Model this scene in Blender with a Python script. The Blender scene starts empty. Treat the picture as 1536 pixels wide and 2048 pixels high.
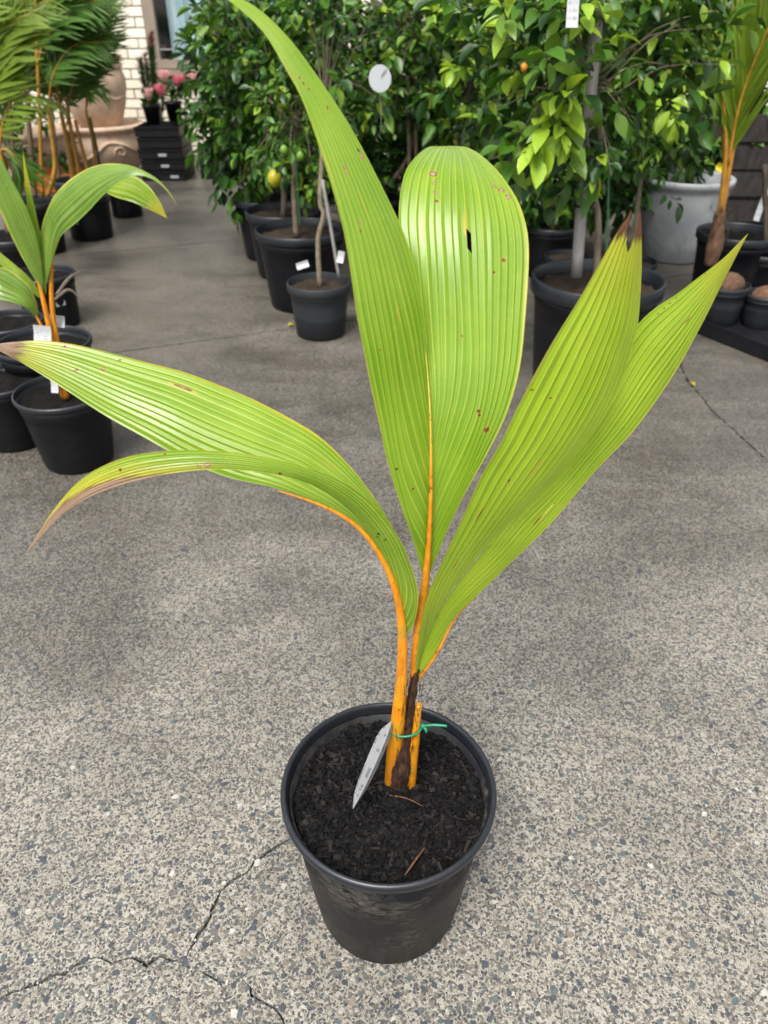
import bpy, bmesh, math, random
import numpy as np
from mathutils import Vector, Matrix, noise as mnoise
from mathutils.geometry import delaunay_2d_cdt

# ------------------------------------------------------------------ camera, sky, sun, exposure
SC = bpy.context.scene
COL = SC.collection
R = math.radians
FPX, PITCH, CAMH = 1500.0, R(34.0), 1.29
cam_d = bpy.data.cameras.new('camera')
cam = bpy.data.objects.new('camera', cam_d); COL.objects.link(cam)
cam.location = (0, 0, CAMH); cam.rotation_euler = (R(90) - PITCH, 0, 0)
cam_d.sensor_fit = 'VERTICAL'; cam_d.sensor_height = 36.0; cam_d.sensor_width = 27.0
cam_d.lens = 36.0 * FPX / 2048
cam_d.clip_start = 0.05; cam_d.clip_end = 500
cam_d.dof.use_dof = True; cam_d.dof.focus_distance = 1.12; cam_d.dof.aperture_fstop = 5.2
SC.camera = cam

SUN_EL, SUN_AZ = R(60), R(205)
W = bpy.data.worlds.new('World'); SC.world = W; W.use_nodes = True
wn = W.node_tree; wn.nodes.clear()
sky = wn.nodes.new('ShaderNodeTexSky'); sky.sky_type = 'NISHITA'; sky.sun_disc = False
sky.sun_elevation = SUN_EL; sky.sun_rotation = SUN_AZ; sky.dust_density = 4.0; sky.air_density = 1.2
hs = wn.nodes.new('ShaderNodeHueSaturation'); hs.inputs['Saturation'].default_value = 0.30
bg = wn.nodes.new('ShaderNodeBackground'); bg.inputs['Strength'].default_value = 0.115
wo = wn.nodes.new('ShaderNodeOutputWorld')
wn.links.new(sky.outputs[0], hs.inputs['Color']); wn.links.new(hs.outputs[0], bg.inputs['Color'])
wn.links.new(bg.outputs[0], wo.inputs['Surface'])
sl = bpy.data.lights.new('sun', 'SUN'); sl.energy = 1.5; sl.angle = R(24); sl.color = (1.0, 0.96, 0.90)
sun = bpy.data.objects.new('sun', sl); COL.objects.link(sun)
sdir = Vector((math.sin(SUN_AZ) * math.cos(SUN_EL), math.cos(SUN_AZ) * math.cos(SUN_EL), math.sin(SUN_EL)))
sun.rotation_euler = sdir.to_track_quat('Z', 'Y').to_euler()
SC.view_settings.view_transform = 'Standard'; SC.view_settings.look = 'None'
SC.view_settings.gamma = 1.0; SC.view_settings.use_curve_mapping = False
SC.view_settings.exposure = 1.32

# ------------------------------------------------------------------ pixel helpers (1536 x 2048 photograph)
CP, SP = math.cos(PITCH), math.sin(PITCH)
def ray(px, py):
    x = (px - 768) / FPX; u = (1024 - py) / FPX
    return Vector((x, CP + SP * u, -SP + CP * u))
KY = 1.0   # depth factor of the group being placed
def P(px, py, Y):
    d = ray(px, py); return Vector((0, 0, CAMH)) + d * (Y * KY / d.y)
def G(px, py):
    d = ray(px, py); return Vector((0, 0, CAMH)) + d * (-CAMH / d.z)
def PS(lst): return [P(*a) for a in lst]

# ------------------------------------------------------------------ node helpers
class NB:
    def __init__(s, name):
        s.m = bpy.data.materials.new(name); s.m.use_nodes = True
        s.t = s.m.node_tree; s.t.nodes.clear()
        s.out = s.t.nodes.new('ShaderNodeOutputMaterial')
    def n(s, typ, props=None, **ins):
        nd = s.t.nodes.new(typ)
        for k, v in (props or {}).items(): setattr(nd, k, v)
        for k, v in ins.items(): s.set(nd.inputs[k.replace('_', ' ')], v)
        return nd
    def set(s, sock, v):
        if isinstance(v, bpy.types.NodeSocket): s.t.links.new(v, sock)
        else:
            if isinstance(v, tuple) and len(v) == 3 and sock.type == 'RGBA': v = v + (1,)
            sock.default_value = v
    def math(s, op, a, b=0.0, c=0.0, clamp=False):
        nd = s.n('ShaderNodeMath', {'operation': op, 'use_clamp': clamp})
        s.set(nd.inputs[0], a); s.set(nd.inputs[1], b); s.set(nd.inputs[2], c)
        return nd.outputs[0]
    def mix(s, f, a, b, mode='MIX'):
        nd = s.n('ShaderNodeMix', {'data_type': 'RGBA', 'blend_type': mode})
        s.set(nd.inputs[0], f); s.set(nd.inputs[6], a); s.set(nd.inputs[7], b)
        return nd.outputs[2]
    def mr(s, v, a, b, c=0.0, d=1.0, smooth=False):
        nd = s.n('ShaderNodeMapRange', {'clamp': True, 'interpolation_type': 'SMOOTHSTEP' if smooth else 'LINEAR'})
        for i, x in enumerate((v, a, b, c, d)): s.set(nd.inputs[i], x)
        return nd.outputs[0]
    def noise(s, vec, scale, detail=3.0, rough=0.55, col=False, dist=0.0):
        nd = s.n('ShaderNodeTexNoise', None, Vector=vec, Scale=scale, Detail=detail, Roughness=rough, Distortion=dist)
        return nd.outputs[1 if col else 0]
    def vor(s, vec, scale, feature='F1', rnd=1.0):
        nd = s.n('ShaderNodeTexVoronoi', {'feature': feature}, Vector=vec, Scale=scale, Randomness=rnd)
        return nd
    def xyz(s, vec):
        return s.n('ShaderNodeSeparateXYZ', None, Vector=vec).outputs
    def comb(s, x, y, z=0.0):
        nd = s.n('ShaderNodeCombineXYZ'); s.set(nd.inputs[0], x); s.set(nd.inputs[1], y); s.set(nd.inputs[2], z)
        return nd.outputs[0]
    def pos(s): return s.n('ShaderNodeNewGeometry').outputs['Position']
    def obj(s): return s.n('ShaderNodeTexCoord').outputs['Object']
    def rnd(s): return s.n('ShaderNodeObjectInfo').outputs['Random']
    def uv(s, name='UVMap'): return s.n('ShaderNodeUVMap', {'uv_map': name}).outputs[0]
    def bump(s, h, strength=0.5, dist=0.002):
        return s.n('ShaderNodeBump', None, Height=h, Strength=strength, Distance=dist).outputs[0]
    def bsdf(s, color, rough=0.5, spec=0.5, normal=None, metal=0.0, coat=0.0, trans=0.0, tcol=None, coatrough=0.15):
        b = s.n('ShaderNodeBsdfPrincipled')
        s.set(b.inputs['Base Color'], color); s.set(b.inputs['Roughness'], rough)
        s.set(b.inputs['Specular IOR Level'], spec); s.set(b.inputs['Metallic'], metal)
        s.set(b.inputs['Coat Weight'], coat); s.set(b.inputs['Coat Roughness'], coatrough)
        if normal is not None: s.set(b.inputs['Normal'], normal)
        o = b.outputs[0]
        if trans > 0:
            t = s.n('ShaderNodeBsdfTranslucent'); s.set(t.inputs[0], tcol if tcol is not None else color)
            mx = s.n('ShaderNodeMixShader'); mx.inputs[0].default_value = trans
            s.t.links.new(o, mx.inputs[1]); s.t.links.new(t.outputs[0], mx.inputs[2]); o = mx.outputs[0]
        s.t.links.new(o, s.out.inputs[0])
        return s.m

def simple(name, c, rough=0.5, spec=0.5, var=0.25, scale=20.0, bumpd=0.0, trans=0.0, coat=0.0):
    b = NB(name); o = b.obj()
    f = b.noise(o, scale, 4)
    col = b.mix(b.mr(f, 0.3, 0.7), tuple(x * (1 - var) for x in c), tuple(min(1, x * (1 + var)) for x in c))
    nm = b.bump(b.noise(o, scale * 4, 3), 0.5, bumpd) if bumpd else None
    return b.bsdf(col, rough, spec, nm, coat=coat, trans=trans)

# ------------------------------------------------------------------ materials
def mat_concrete():
    b = NB('exposed_aggregate_concrete'); p = b.pos(); x, y, z = b.xyz(p)
    wob = b.noise(p, 60, 2, col=True)
    pd = b.n('ShaderNodeVectorMath', {'operation': 'MULTIPLY_ADD'}); b.set(pd.inputs[0], wob)
    pd.inputs[1].default_value = (0.012, 0.012, 0.0); b.set(pd.inputs[2], p); pd = pd.outputs[0]
    v1 = b.vor(pd, 98); r1 = b.xyz(v1.outputs['Color'])
    v2 = b.vor(pd, 225); r2 = b.xyz(v2.outputs['Color'])
    v3 = b.vor(pd, 560); r3 = b.xyz(v3.outputs['Color'])
    big = b.noise(p, 1.3, 4, 0.6); mid = b.noise(p, 7, 4, 0.6)
    matrix = b.mix(b.mr(r3[0], 0, 1), (0.118, 0.107, 0.088), (0.355, 0.328, 0.276))
    matrix = b.mix(b.mr(r2[0], 0.62, 0.70), matrix, (0.105, 0.099, 0.088))
    matrix = b.mix(b.mr(r2[1], 0.84, 0.90), matrix, (0.30, 0.282, 0.245))
    st = b.mix(b.mr(r1[1], 0.3, 0.7), (0.042, 0.048, 0.056), (0.092, 0.098, 0.100))
    st = b.mix(b.mr(r1[2], 0.78, 0.84), st, (0.155, 0.132, 0.11))
    isst = b.math('MULTIPLY', b.mr(r1[0], 0.70, 0.73), b.math('LESS_THAN', v1.outputs['Distance'], b.math('ADD', 0.16, b.math('MULTIPLY', r1[1], 0.36))))
    col = b.mix(isst, matrix, st)
    isst2 = b.math('MULTIPLY', b.mr(r2[2], 0.80, 0.82), b.mr(v2.outputs['Distance'], 0.52, 0.42))
    col = b.mix(isst2, col, (0.05, 0.052, 0.055))
    col = b.mix(b.mr(mid, 0.58, 0.80, 0, 0.45), col, (0.19, 0.155, 0.11))
    # further off the aggregate is worn smooth and the slab is damp
    d = b.math('ADD', y, b.math('MULTIPLY', b.math('SUBTRACT', big, 0.5), 1.3))
    worn = b.mr(d, 1.25, 2.6, 0, 1, True)
    smooth_c = b.mix(b.mr(mid, 0.3, 0.7), (0.085, 0.078, 0.068), (0.15, 0.139, 0.122))
    smooth_c = b.mix(b.mr(b.noise(p, 42, 4, 0.7), 0.5, 0.75), smooth_c, (0.045, 0.043, 0.041))
    col = b.mix(b.math('MULTIPLY', worn, 0.20), col, smooth_c)
    damp = b.math('MULTIPLY', b.mr(d, 0.75, 2.1, 0, 1, True), b.mr(b.noise(p, 0.9, 4, 0.6), 0.28, 0.50, 0.62, 1))
    stx = b.noise(b.comb(b.math('MULTIPLY', x, 0.8), b.math('MULTIPLY', y, 3.2), 0.0), 1.6, 4, 0.6)
    damp = b.math('MULTIPLY', damp, b.mr(stx, 0.32, 0.62, 0.62, 1.0))
    damp = b.math('MAXIMUM', damp, b.math('MULTIPLY', b.mr(x, -0.35, -0.75, 0, 1, True), b.mr(d, 0.8, 1.3, 0, .8, True)))
    wet = b.mix(damp, (1, 1, 1), (0.47, 0.452, 0.44))
    stain = b.mr(b.noise(p, 2.6, 6, 0.68, dist=0.5), 0.44, 0.68, 1.0, 0.66)
    col = b.mix(1.0, col, wet, 'MULTIPLY'); col = b.mix(1.0, col, b.comb(stain, stain, b.math('MULTIPLY', stain, 0.985)), 'MULTIPLY')
    rough = b.mr(damp, 0, 1, 0.88, 0.30)
    h = b.math('ADD', b.math('MULTIPLY', v1.outputs['Distance'], -0.4), b.math('MULTIPLY', v2.outputs['Distance'], -0.8))
    h = b.math('ADD', h, b.noise(p, 350, 2))
    h = b.math('MULTIPLY', h, b.mr(worn, 0, 1, 1, 0.3))
    return b.bsdf(col, rough, 0.45, b.bump(h, 0.7, 0.0022))

def mat_black_plastic(name, base=(0.0055, 0.006, 0.0075), dust=0.35, rough=0.42, spec=0.22, mark=False):
    b = NB(name); o = b.obj(); x, y, z = b.xyz(o)
    st = b.comb(b.math('MULTIPLY', x, 1.0), y, b.math('MULTIPLY', z, 2.2))
    n1 = b.noise(o, 9, 5, 0.65, dist=0.6); n2 = b.noise(st, 45, 4, 0.7, dist=1.2)
    sc = b.noise(b.comb(x, y, b.math('MULTIPLY', z, 0.15)), 70, 3, 0.7)
    dm = b.math('MULTIPLY', b.mr(n1, 0.42, 0.68), b.mr(n2, 0.40, 0.70))
    dm = b.math('MULTIPLY', dm, dust)
    col = b.mix(dm, base, (0.085, 0.074, 0.060))
    col = b.mix(b.mr(sc, 0.66, 0.74, 0, 0.22), col, (0.06, 0.06, 0.06))
    if mark:
        lv = b.math('ADD', z, b.math('MULTIPLY', b.math('SUBTRACT', b.noise(o, 14, 3), 0.5), 0.03))
        col = b.mix(b.mr(lv, 0.093, 0.098, 0.78, 0), col, (0.009, 0.010, 0.012))
    return b.bsdf(col, b.mr(dm, 0, 0.4, rough, 0.75), spec, b.bump(n2, 0.25, 0.001))

def mat_leaf(name, g1=(0.085, 0.20, 0.018), g2=(0.17, 0.30, 0.022), vein=(0.50, 0.52, 0.10), dry=0.97, orange=0.0,
             yellow_tip=0.0, edge=(0.50, 0.46, 0.07), edge_w=0.035, spots=1.0, seed=0.0, vw=0.085, trans=0.36, vstr=0.85, gloss=0.28, dry_s=0.0, rag=.10, drycol=(0.20, 0.125, 0.08)):
    b = NB(name); u = b.uv('UVMap'); j, t, _ = b.xyz(u); e = b.uv('Edge'); s, xx, _ = b.xyz(e)
    p = b.pos()
    fr = b.math('SUBTRACT', b.math('FRACT', b.math('ADD', j, 0.5)), 0.5)
    dist = b.math('ABSOLUTE', fr)
    vline = b.mr(dist, vw * 0.45, vw, vstr, 0)
    q = b.comb(b.math('ADD', j, seed), b.math('MULTIPLY', t, 4.0), 0.0)
    streak = b.noise(b.comb(b.math('MULTIPLY', j, 5.0), b.math('MULTIPLY', t, 2.5), seed), 1.6, 4, 0.6)
    blot = b.noise(p, 11, 3, 0.5)
    perpleat = b.n('ShaderNodeTexWhiteNoise', {'noise_dimensions': '1D'}, W=b.math('FLOOR', b.math('ADD', b.math('MULTIPLY', j, 2.0), seed))).outputs[0]
    f = b.math('ADD', b.math('MULTIPLY', streak, 0.5), b.math('MULTIPLY', blot, 0.5))
    f = b.math('ADD', f, b.math('MULTIPLY', b.math('SUBTRACT', perpleat, 0.5), 0.10))
    col = b.mix(b.mr(f, 0.35, 0.66), g1, g2)
    finest = b.noise(b.comb(b.math('MULTIPLY', j, 22.0), b.math('MULTIPLY', t, 3.0), seed), 1.0, 2)
    col = b.mix(b.mr(finest, 0.55, 0.75, 0, 0.25), col, (0.30, 0.46, 0.05))
    col = b.mix(vline, col, vein)
    # yellow margin and tip
    ew = b.math('ADD', edge_w, b.math('MULTIPLY', b.math('SUBTRACT', b.noise(q, 1.2, 3), 0.5), edge_w * 1.6))
    ebr = b.mr(b.noise(b.comb(0.0, b.math('MULTIPLY', t, 9.0), seed), 1.0, 4, 0.7), 0.38, 0.6, 0.25, 0.95)
    col = b.mix(b.math('MULTIPLY', b.mr(s, b.math('MULTIPLY', ew, 0.4), ew, 1, 0), ebr), col, edge)
    tn = b.math('ADD', t, b.math('MULTIPLY', b.math('SUBTRACT', b.noise(b.comb(b.math('MULTIPLY', j, 0.9), seed, 0.0), 2.3, 5, 0.75), 0.5), rag))
    if dry_s: tn = b.math('ADD', tn, b.math('MULTIPLY', s, dry_s))
    if yellow_tip > 0:
        col = b.mix(b.mr(tn, yellow_tip, min(yellow_tip + 0.22, 1.0), 0, 0.8), col, (0.52, 0.43, 0.035))
    if orange > 0:
        od = b.math('ADD', b.math('MULTIPLY', b.math('SUBTRACT', 1.0, s), 0.7), t)
        od = b.math('ADD', od, b.math('MULTIPLY', b.math('SUBTRACT', b.noise(q, 2.0, 3), 0.5), 0.12))
        col = b.mix(b.mr(od, orange * 0.35, orange, 0.95, 0), col, (0.62, 0.23, 0.012))
    # insect and sun spots: brown with a pale heart and a yellow halo
    sp = b.comb(b.math('ADD', b.math('MULTIPLY', j, 0.85), seed * 3.1), b.math('MULTIPLY', t, 11.0), seed)
    spn = b.n('ShaderNodeVectorMath', {'operation': 'MULTIPLY_ADD'}); b.set(spn.inputs[0], b.noise(sp, 5, 3, col=True))
    spn.inputs[1].default_value = (0.16, 0.22, 0); b.set(spn.inputs[2], sp)
    v = b.vor(spn.outputs[0], 1.0); rr = b.xyz(v.outputs['Color'])
    pick = b.mr(rr[0], 0.925 - 0.02 * spots, 0.93 - 0.02 * spots)
    rad = b.math('MULTIPLY', b.math('ADD', 0.10, b.math('MULTIPLY', rr[1], 0.26)), spots)
    dd = v.outputs['Distance']
    halo = b.math('MULTIPLY', pick, b.mr(dd, rad, b.math('MULTIPLY', rad, 1.9), 0.8, 0))
    core = b.math('MULTIPLY', pick, b.mr(dd, b.math('MULTIPLY', rad, 0.8), rad, 1, 0))
    heart = b.math('MULTIPLY', core, b.mr(dd, b.math('MULTIPLY', rad, 0.3), b.math('MULTIPLY', rad, 0.55), 1, 0))
    col = b.mix(halo, col, (0.45, 0.36, 0.04)); col = b.mix(core, col, (0.16, 0.06, 0.02)); col = b.mix(b.math('MULTIPLY', heart, rr[2]), col, (0.55, 0.42, 0.33))
    # dry brown tip
    if dry < 1.0:
        dk = b.mr(tn, dry - 0.012, dry); dk2 = b.mr(tn, dry, dry + 0.012)
        dryc = b.mix(b.mr(streak, 0.4, 0.6), drycol, tuple(k * 2.3 for k in drycol))
        col = b.mix(dk, col, (0.10, 0.035, 0.015)); col = b.mix(dk2, col, dryc)
    wetn = b.vor(b.comb(b.math('MULTIPLY', j, 3.0), b.math('MULTIPLY', t, 55.0), seed), 1.0)
    rel = b.math('ADD', b.math('MULTIPLY', finest, 0.35), b.math('MULTIPLY', vline, 0.8))
    rel = b.math('ADD', rel, b.mr(wetn.outputs['Distance'], 0.12, 0.2, 0.5, 0))
    return b.bsdf(col, b.mr(blot, 0.35, 0.65, gloss - 0.06, gloss + 0.1), 0.42, b.bump(rel, 0.35, 0.0007), trans=trans, coat=0.14, coatrough=0.2)

def mat_petiole():
    b = NB('orange_petiole'); t = b.xyz(b.uv())[1]; p = b.pos()
    n = b.noise(p, 60, 4); sx = b.noise(b.comb(b.math('MULTIPLY', b.xyz(p)[0], 160.0), b.math('MULTIPLY', b.xyz(p)[2], 14.0), 0), 1.0, 3)
    col = b.mix(b.mr(n, 0.3, 0.7), (0.56, 0.185, 0.003), (0.70, 0.275, 0.007))
    col = b.mix(b.mr(sx, 0.50, 0.70, 0, 0.7), col, (0.30, 0.085, 0.008))
    col = b.mix(b.mr(b.noise(p, 34, 4, 0.6), 0.50, 0.72, 0, 0.75), col, (0.33, 0.24, 0.02))
    col = b.mix(b.mr(b.noise(p, 130, 3, 0.7), 0.60, 0.70, 0, 0.8), col, (0.10, 0.035, 0.01))
    col = b.mix(b.mr(t, 0.30, 0.02, 0, 0.55), col, (0.16, 0.06, 0.015))
    return b.bsdf(col, 0.34, 0.5, b.bump(sx, 0.3, 0.0008))
def mat_midrib():
    b = NB('midrib'); t = b.xyz(b.uv())[1]; p = b.pos()
    n = b.noise(p, 70, 4)
    col = b.mix(b.mr(n, 0.3, 0.7), (0.50, 0.16, 0.004), (0.64, 0.27, 0.015))
    col = b.mix(b.mr(t, 0.72, 0.98), col, (0.48, 0.46, 0.05))
    col = b.mix(b.mr(b.noise(p, 90, 4, 0.75), 0.56, 0.66, 0, 0.85), col, (0.09, 0.03, 0.01))
    return b.bsdf(col, 0.4, 0.5)
def mat_fibre():
    b = NB('brown_sheath_fibre'); p = b.pos(); x, y, z = b.xyz(p)
    n = b.noise(b.comb(b.math('MULTIPLY', x, 230.0), b.math('MULTIPLY', y, 230.0), b.math('MULTIPLY', z, 28.0)), 1.0, 4, 0.7)
    col = b.mix(b.mr(n, 0.32, 0.7), (0.010, 0.005, 0.003), (0.075, 0.033, 0.016))
    return b.bsdf(col, 0.8, 0.3, b.bump(n, 0.9, 0.002))
def mat_soil():
    b = NB('dark_potting_mix'); p = b.pos()
    n = b.noise(p, 120, 5, 0.7); v = b.vor(p, 160)
    col = b.mix(b.mr(n, 0.35, 0.7), (0.0022, 0.002, 0.0018), (0.013, 0.011, 0.0095))
    return b.bsdf(col, 0.85, 0.12, b.bump(b.math('ADD', n, v.outputs['Distance']), 1.0, 0.004))
def mat_bark(name, c1, c2, s=60):
    b = NB(name); p = b.pos(); x, y, z = b.xyz(p)
    n = b.noise(b.comb(x, y, b.math('MULTIPLY', z, 0.35)), s, 5, 0.65)
    return b.bsdf(b.mix(b.mr(n, 0.3, 0.7), c1, c2), 0.8, 0.3, b.bump(n, 0.6, 0.003))
def mat_citrus(name, c, tr=0.25, rough=0.36):
    b = NB(name); o = b.obj(); x, y, z = b.xyz(o)
    r = b.noise(b.pos(), 6.0, 3)
    col = b.mix(b.mr(r, 0.3, 0.7), tuple(k * 0.72 for k in c), tuple(k * 1.3 for k in c))
    col = b.mix(b.mr(b.noise(b.pos(), 45, 2), 0.5, 0.7, 0, 0.3), col, tuple(min(1, k * 1.5) for k in c))
    return b.bsdf(col, rough, 0.38, None, trans=tr, tcol=b.mix(0.5, col, (c[0] * 2.0, c[1] * 1.6, c[2])))
def mat_print(name, base=(0.38, 0.39, 0.40)):
    b = NB(name); u = b.uv(); x, y, _ = b.xyz(u)
    line = b.math('LESS_THAN', b.math('FRACT', b.math('MULTIPLY', y, 6.0)), 0.45)
    word = b.mr(b.noise(b.comb(b.math('MULTIPLY', x, 9.0), b.math('FLOOR', b.math('MULTIPLY', y, 6.0)), 0), 1.6, 3, 0.7), 0.52, 0.56)
    inside = b.math('MULTIPLY', b.math('MULTIPLY', b.math('GREATER_THAN', x, 0.12), b.math('LESS_THAN', x, 0.88)), b.math('MULTIPLY', b.math('GREATER_THAN', y, 0.1), b.math('LESS_THAN', y, 0.9)))
    f = b.math('MULTIPLY', b.math('MULTIPLY', line, word), b.math('MULTIPLY', inside, 0.7))
    return b.bsdf(b.mix(f, base, (0.12, 0.12, 0.13)), 0.4, 0.5)
def mat_terracotta():
    b = NB('pale_clay'); o = b.obj(); n = b.noise(o, 9, 5, 0.65); z = b.xyz(o)[2]
    col = b.mix(b.mr(n, 0.3, 0.7), (0.42, 0.29, 0.20), (0.60, 0.45, 0.33))
    col = b.mix(b.mr(b.noise(b.comb(0.0, 0.0, z), 30, 2), 0.5, 0.7, 0, .35), col, (0.55, 0.43, 0.33))
    return b.bsdf(col, 0.75, 0.3, b.bump(n, 0.4, 0.003))
def mat_whitepot():
    b = NB('scuffed_white_glaze'); o = b.obj(); n = b.noise(o, 5, 5, 0.7, dist=0.8); n2 = b.noise(o, 22, 4, 0.75, dist=1.5)
    col = b.mix(b.mr(n, 0.35, 0.65), (0.24, 0.255, 0.265), (0.37, 0.38, 0.385))
    col = b.mix(b.mr(n2, 0.58, 0.75, 0, 0.6), col, (0.46, 0.47, 0.475))
    return b.bsdf(col, 0.4, 0.5)

M = {}
M['concrete'] = mat_concrete()
M['dirt'] = simple('crack_dirt', (0.035, 0.030, 0.024), 0.95, 0.1, 0.4, 80)
M['pot'] = mat_black_plastic('black_pot_plastic', dust=1.0)
M['pot_far'] = mat_black_plastic('old_black_pot_plastic', (0.0042, 0.0047, 0.0065), 0.10, 0.40, .2)
M['pot_rim'] = mat_black_plastic('sheeny_pot_rim', (0.009, 0.011, 0.015), 0.15, 0.36, 0.5)
M['pot_grey'] = mat_black_plastic('faded_grey_pot_plastic', (0.021, 0.024, 0.028), 0.2, 0.5, .28, True)
M['soil'] = mat_soil()
M['soil_far'] = simple('bark_soil', (0.032, 0.022, 0.014), 0.9, 0.2, 0.5, 90, 0.004)
M['chip'] = simple('charcoal_bark_chip', (0.0045, 0.0042, 0.0045), 0.75, 0.14, 0.5, 60, 0.001)
M['chip_brown'] = simple('brown_bark_chip', (0.010, 0.007, 0.0055), 0.8, 0.3, 0.4, 60, 0.001)
M['twig'] = simple('brown_twig', (0.10, 0.045, 0.024), 0.7, 0.3, 0.3, 120, 0.0006)
M['petiole'] = mat_petiole(); M['midrib'] = mat_midrib(); M['fibre'] = mat_fibre()
M['tie'] = simple('green_tie_plastic', (0.005, 0.17, 0.085), 0.35, 0.5, 0.15, 80)
M['white_print'] = mat_print('printed_white_card')
M['white'] = simple('white_plastic', (0.78, 0.79, 0.80), 0.4, 0.5, 0.05, 20)
M['bark'] = mat_bark('citrus_bark', (0.085, 0.066, 0.045), (0.22, 0.18, 0.125))
M['bark_dark'] = mat_bark('dark_bark', (0.045, 0.036, 0.027), (0.12, 0.095, 0.07))
M['stake'] = mat_bark('weathered_stake', (0.17, 0.16, 0.15), (0.30, 0.285, 0.272), 40)
M['bamboo'] = simple('green_cane', (0.05, 0.13, 0.06), 0.5, 0.4, 0.2, 30)
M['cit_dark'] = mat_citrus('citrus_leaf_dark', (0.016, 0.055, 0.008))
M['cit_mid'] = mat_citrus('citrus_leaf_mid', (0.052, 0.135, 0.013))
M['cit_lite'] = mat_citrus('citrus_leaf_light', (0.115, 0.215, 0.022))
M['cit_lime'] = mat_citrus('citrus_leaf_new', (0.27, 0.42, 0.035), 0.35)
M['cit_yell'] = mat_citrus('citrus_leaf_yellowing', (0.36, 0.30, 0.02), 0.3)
M['palm_dark'] = mat_citrus('palm_leaflet_dark', (0.045, 0.115, 0.008), 0.3, 0.5)
M['palm_lite'] = mat_citrus('palm_leaflet_light', (0.12, 0.19, 0.010), 0.35, 0.5)
M['palm_cane'] = simple('orange_cane', (0.30, 0.145, 0.018), 0.45, 0.4, 0.3, 12)
M['palm_cane_old'] = simple('old_brown_cane', (0.10, 0.068, 0.036), 0.7, 0.3, 0.35, 14)
M['husk'] = mat_bark('coconut_husk', (0.045, 0.026, 0.016), (0.17, 0.09, 0.05), 90)
M['clay'] = mat_terracotta(); M['whitepot'] = mat_whitepot()
M['lemon'] = simple('lemon_peel', (0.36, 0.33, 0.012), 0.4, 0.5, 0.12, 30, 0.0008)
M['orange_fruit'] = simple('orange_peel', (0.58, 0.24, 0.015), 0.4, 0.5, 0.12, 30, 0.0008)
M['green_fruit'] = simple('green_fruit', (0.10, 0.20, 0.02), 0.4, 0.5, 0.12, 30)
M['pink'] = simple('protea_pink', (0.68, 0.17, 0.22), 0.6, 0.3, 0.25, 60, 0, 0.2)
M['pink_pale'] = simple('protea_pale', (0.74, 0.42, 0.40), 0.6, 0.3, 0.2, 60, 0, 0.2)
M['red_tip'] = simple('dark_red_tip', (0.16, 0.055, 0.04), 0.7, 0.3, 0.3, 40)
M['orange_plastic'] = simple('orange_tray_plastic', (0.40, 0.085, 0.015), 0.4, 0.5, 0.15, 10)
M['crate'] = mat_black_plastic('black_crate_plastic', (0.007, 0.0075, 0.0095), 0.15, 0.45)
M['brick'] = None
def mat_brick():
    b = NB('cream_brick'); r = b.rnd(); p = b.pos(); n = b.noise(p, 60, 4, 0.6); n2 = b.noise(p, 3, 3)
    col = b.mix(b.mr(r, 0, 1), (0.66, 0.605, 0.48), (0.78, 0.73, 0.61))
    col = b.mix(b.mr(n, 0.55, 0.75, 0, 0.35), col, (0.48, 0.43, 0.33))
    col = b.mix(b.mr(n2, 0.5, 0.8, 0, .25), col, (0.45, 0.42, 0.36))
    return b.bsdf(col, 0.8, 0.3, b.bump(n, 0.4, 0.002))
M['brick'] = mat_brick()
M['mortar'] = simple('mortar', (0.26, 0.235, 0.195), 0.95, 0.2, 0.2, 40, 0.002)
M['frame'] = simple('taupe_window_frame', (0.24, 0.195, 0.15), 0.45, 0.5, 0.1, 10)
M['bars'] = simple('grey_security_bar', (0.30, 0.31, 0.31), 0.45, 0.5, 0.1, 10)
def mat_curtain():
    b = NB('blue_curtain'); o = b.obj(); x = b.xyz(o)[0]
    n = b.noise(b.comb(b.math('MULTIPLY', x, 18.0), b.math('MULTIPLY', b.xyz(o)[2], 1.0), 0), 1.0, 3)
    return b.bsdf(b.mix(b.mr(n, 0.3, 0.7), (0.26, 0.44, 0.50), (0.58, 0.74, 0.78)), 0.8, 0.2)
M['curtain'] = mat_curtain()
M['dark_room'] = simple('dark_room', (0.02, 0.021, 0.022), 0.9, 0.1, 0.1, 5)
def mat_glass():
    b = NB('window_glass')
    g = b.n('ShaderNodeBsdfGlossy', None, Roughness=0.03); t = b.n('ShaderNodeBsdfTransparent')
    mx = b.n('ShaderNodeMixShader'); mx.inputs[0].default_value = 0.08
    b.t.links.new(t.outputs[0], mx.inputs[1]); b.t.links.new(g.outputs[0], mx.inputs[2]); b.t.links.new(mx.outputs[0], b.out.inputs[0])
    return b.m
M['glass'] = mat_glass()
M['sleeper'] = mat_bark('weathered_sleeper', (0.009, 0.0075, 0.0065), (0.038, 0.032, 0.028), 30)
M['stone1'] = simple('slate_aggregate', (0.045, 0.050, 0.059), 0.6, 0.4, 0.35, 90)
M['stone2'] = simple('teal_aggregate', (0.070, 0.088, 0.088), 0.6, 0.4, 0.3, 90)
M['stone3'] = simple('brown_aggregate', (0.15, 0.125, 0.10), 0.7, 0.4, 0.3, 90)
M['stone4'] = simple('pale_aggregate', (0.34, 0.325, 0.29), 0.6, 0.4, 0.2, 90)
M['yellow_tag'] = simple('yellow_tape', (0.45, 0.38, 0.02), 0.4, 0.5, 0.1, 30)
M['wire'] = simple('grey_wire', (0.30, 0.32, 0.32), 0.4, 0.5, 0.1, 30)

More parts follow.
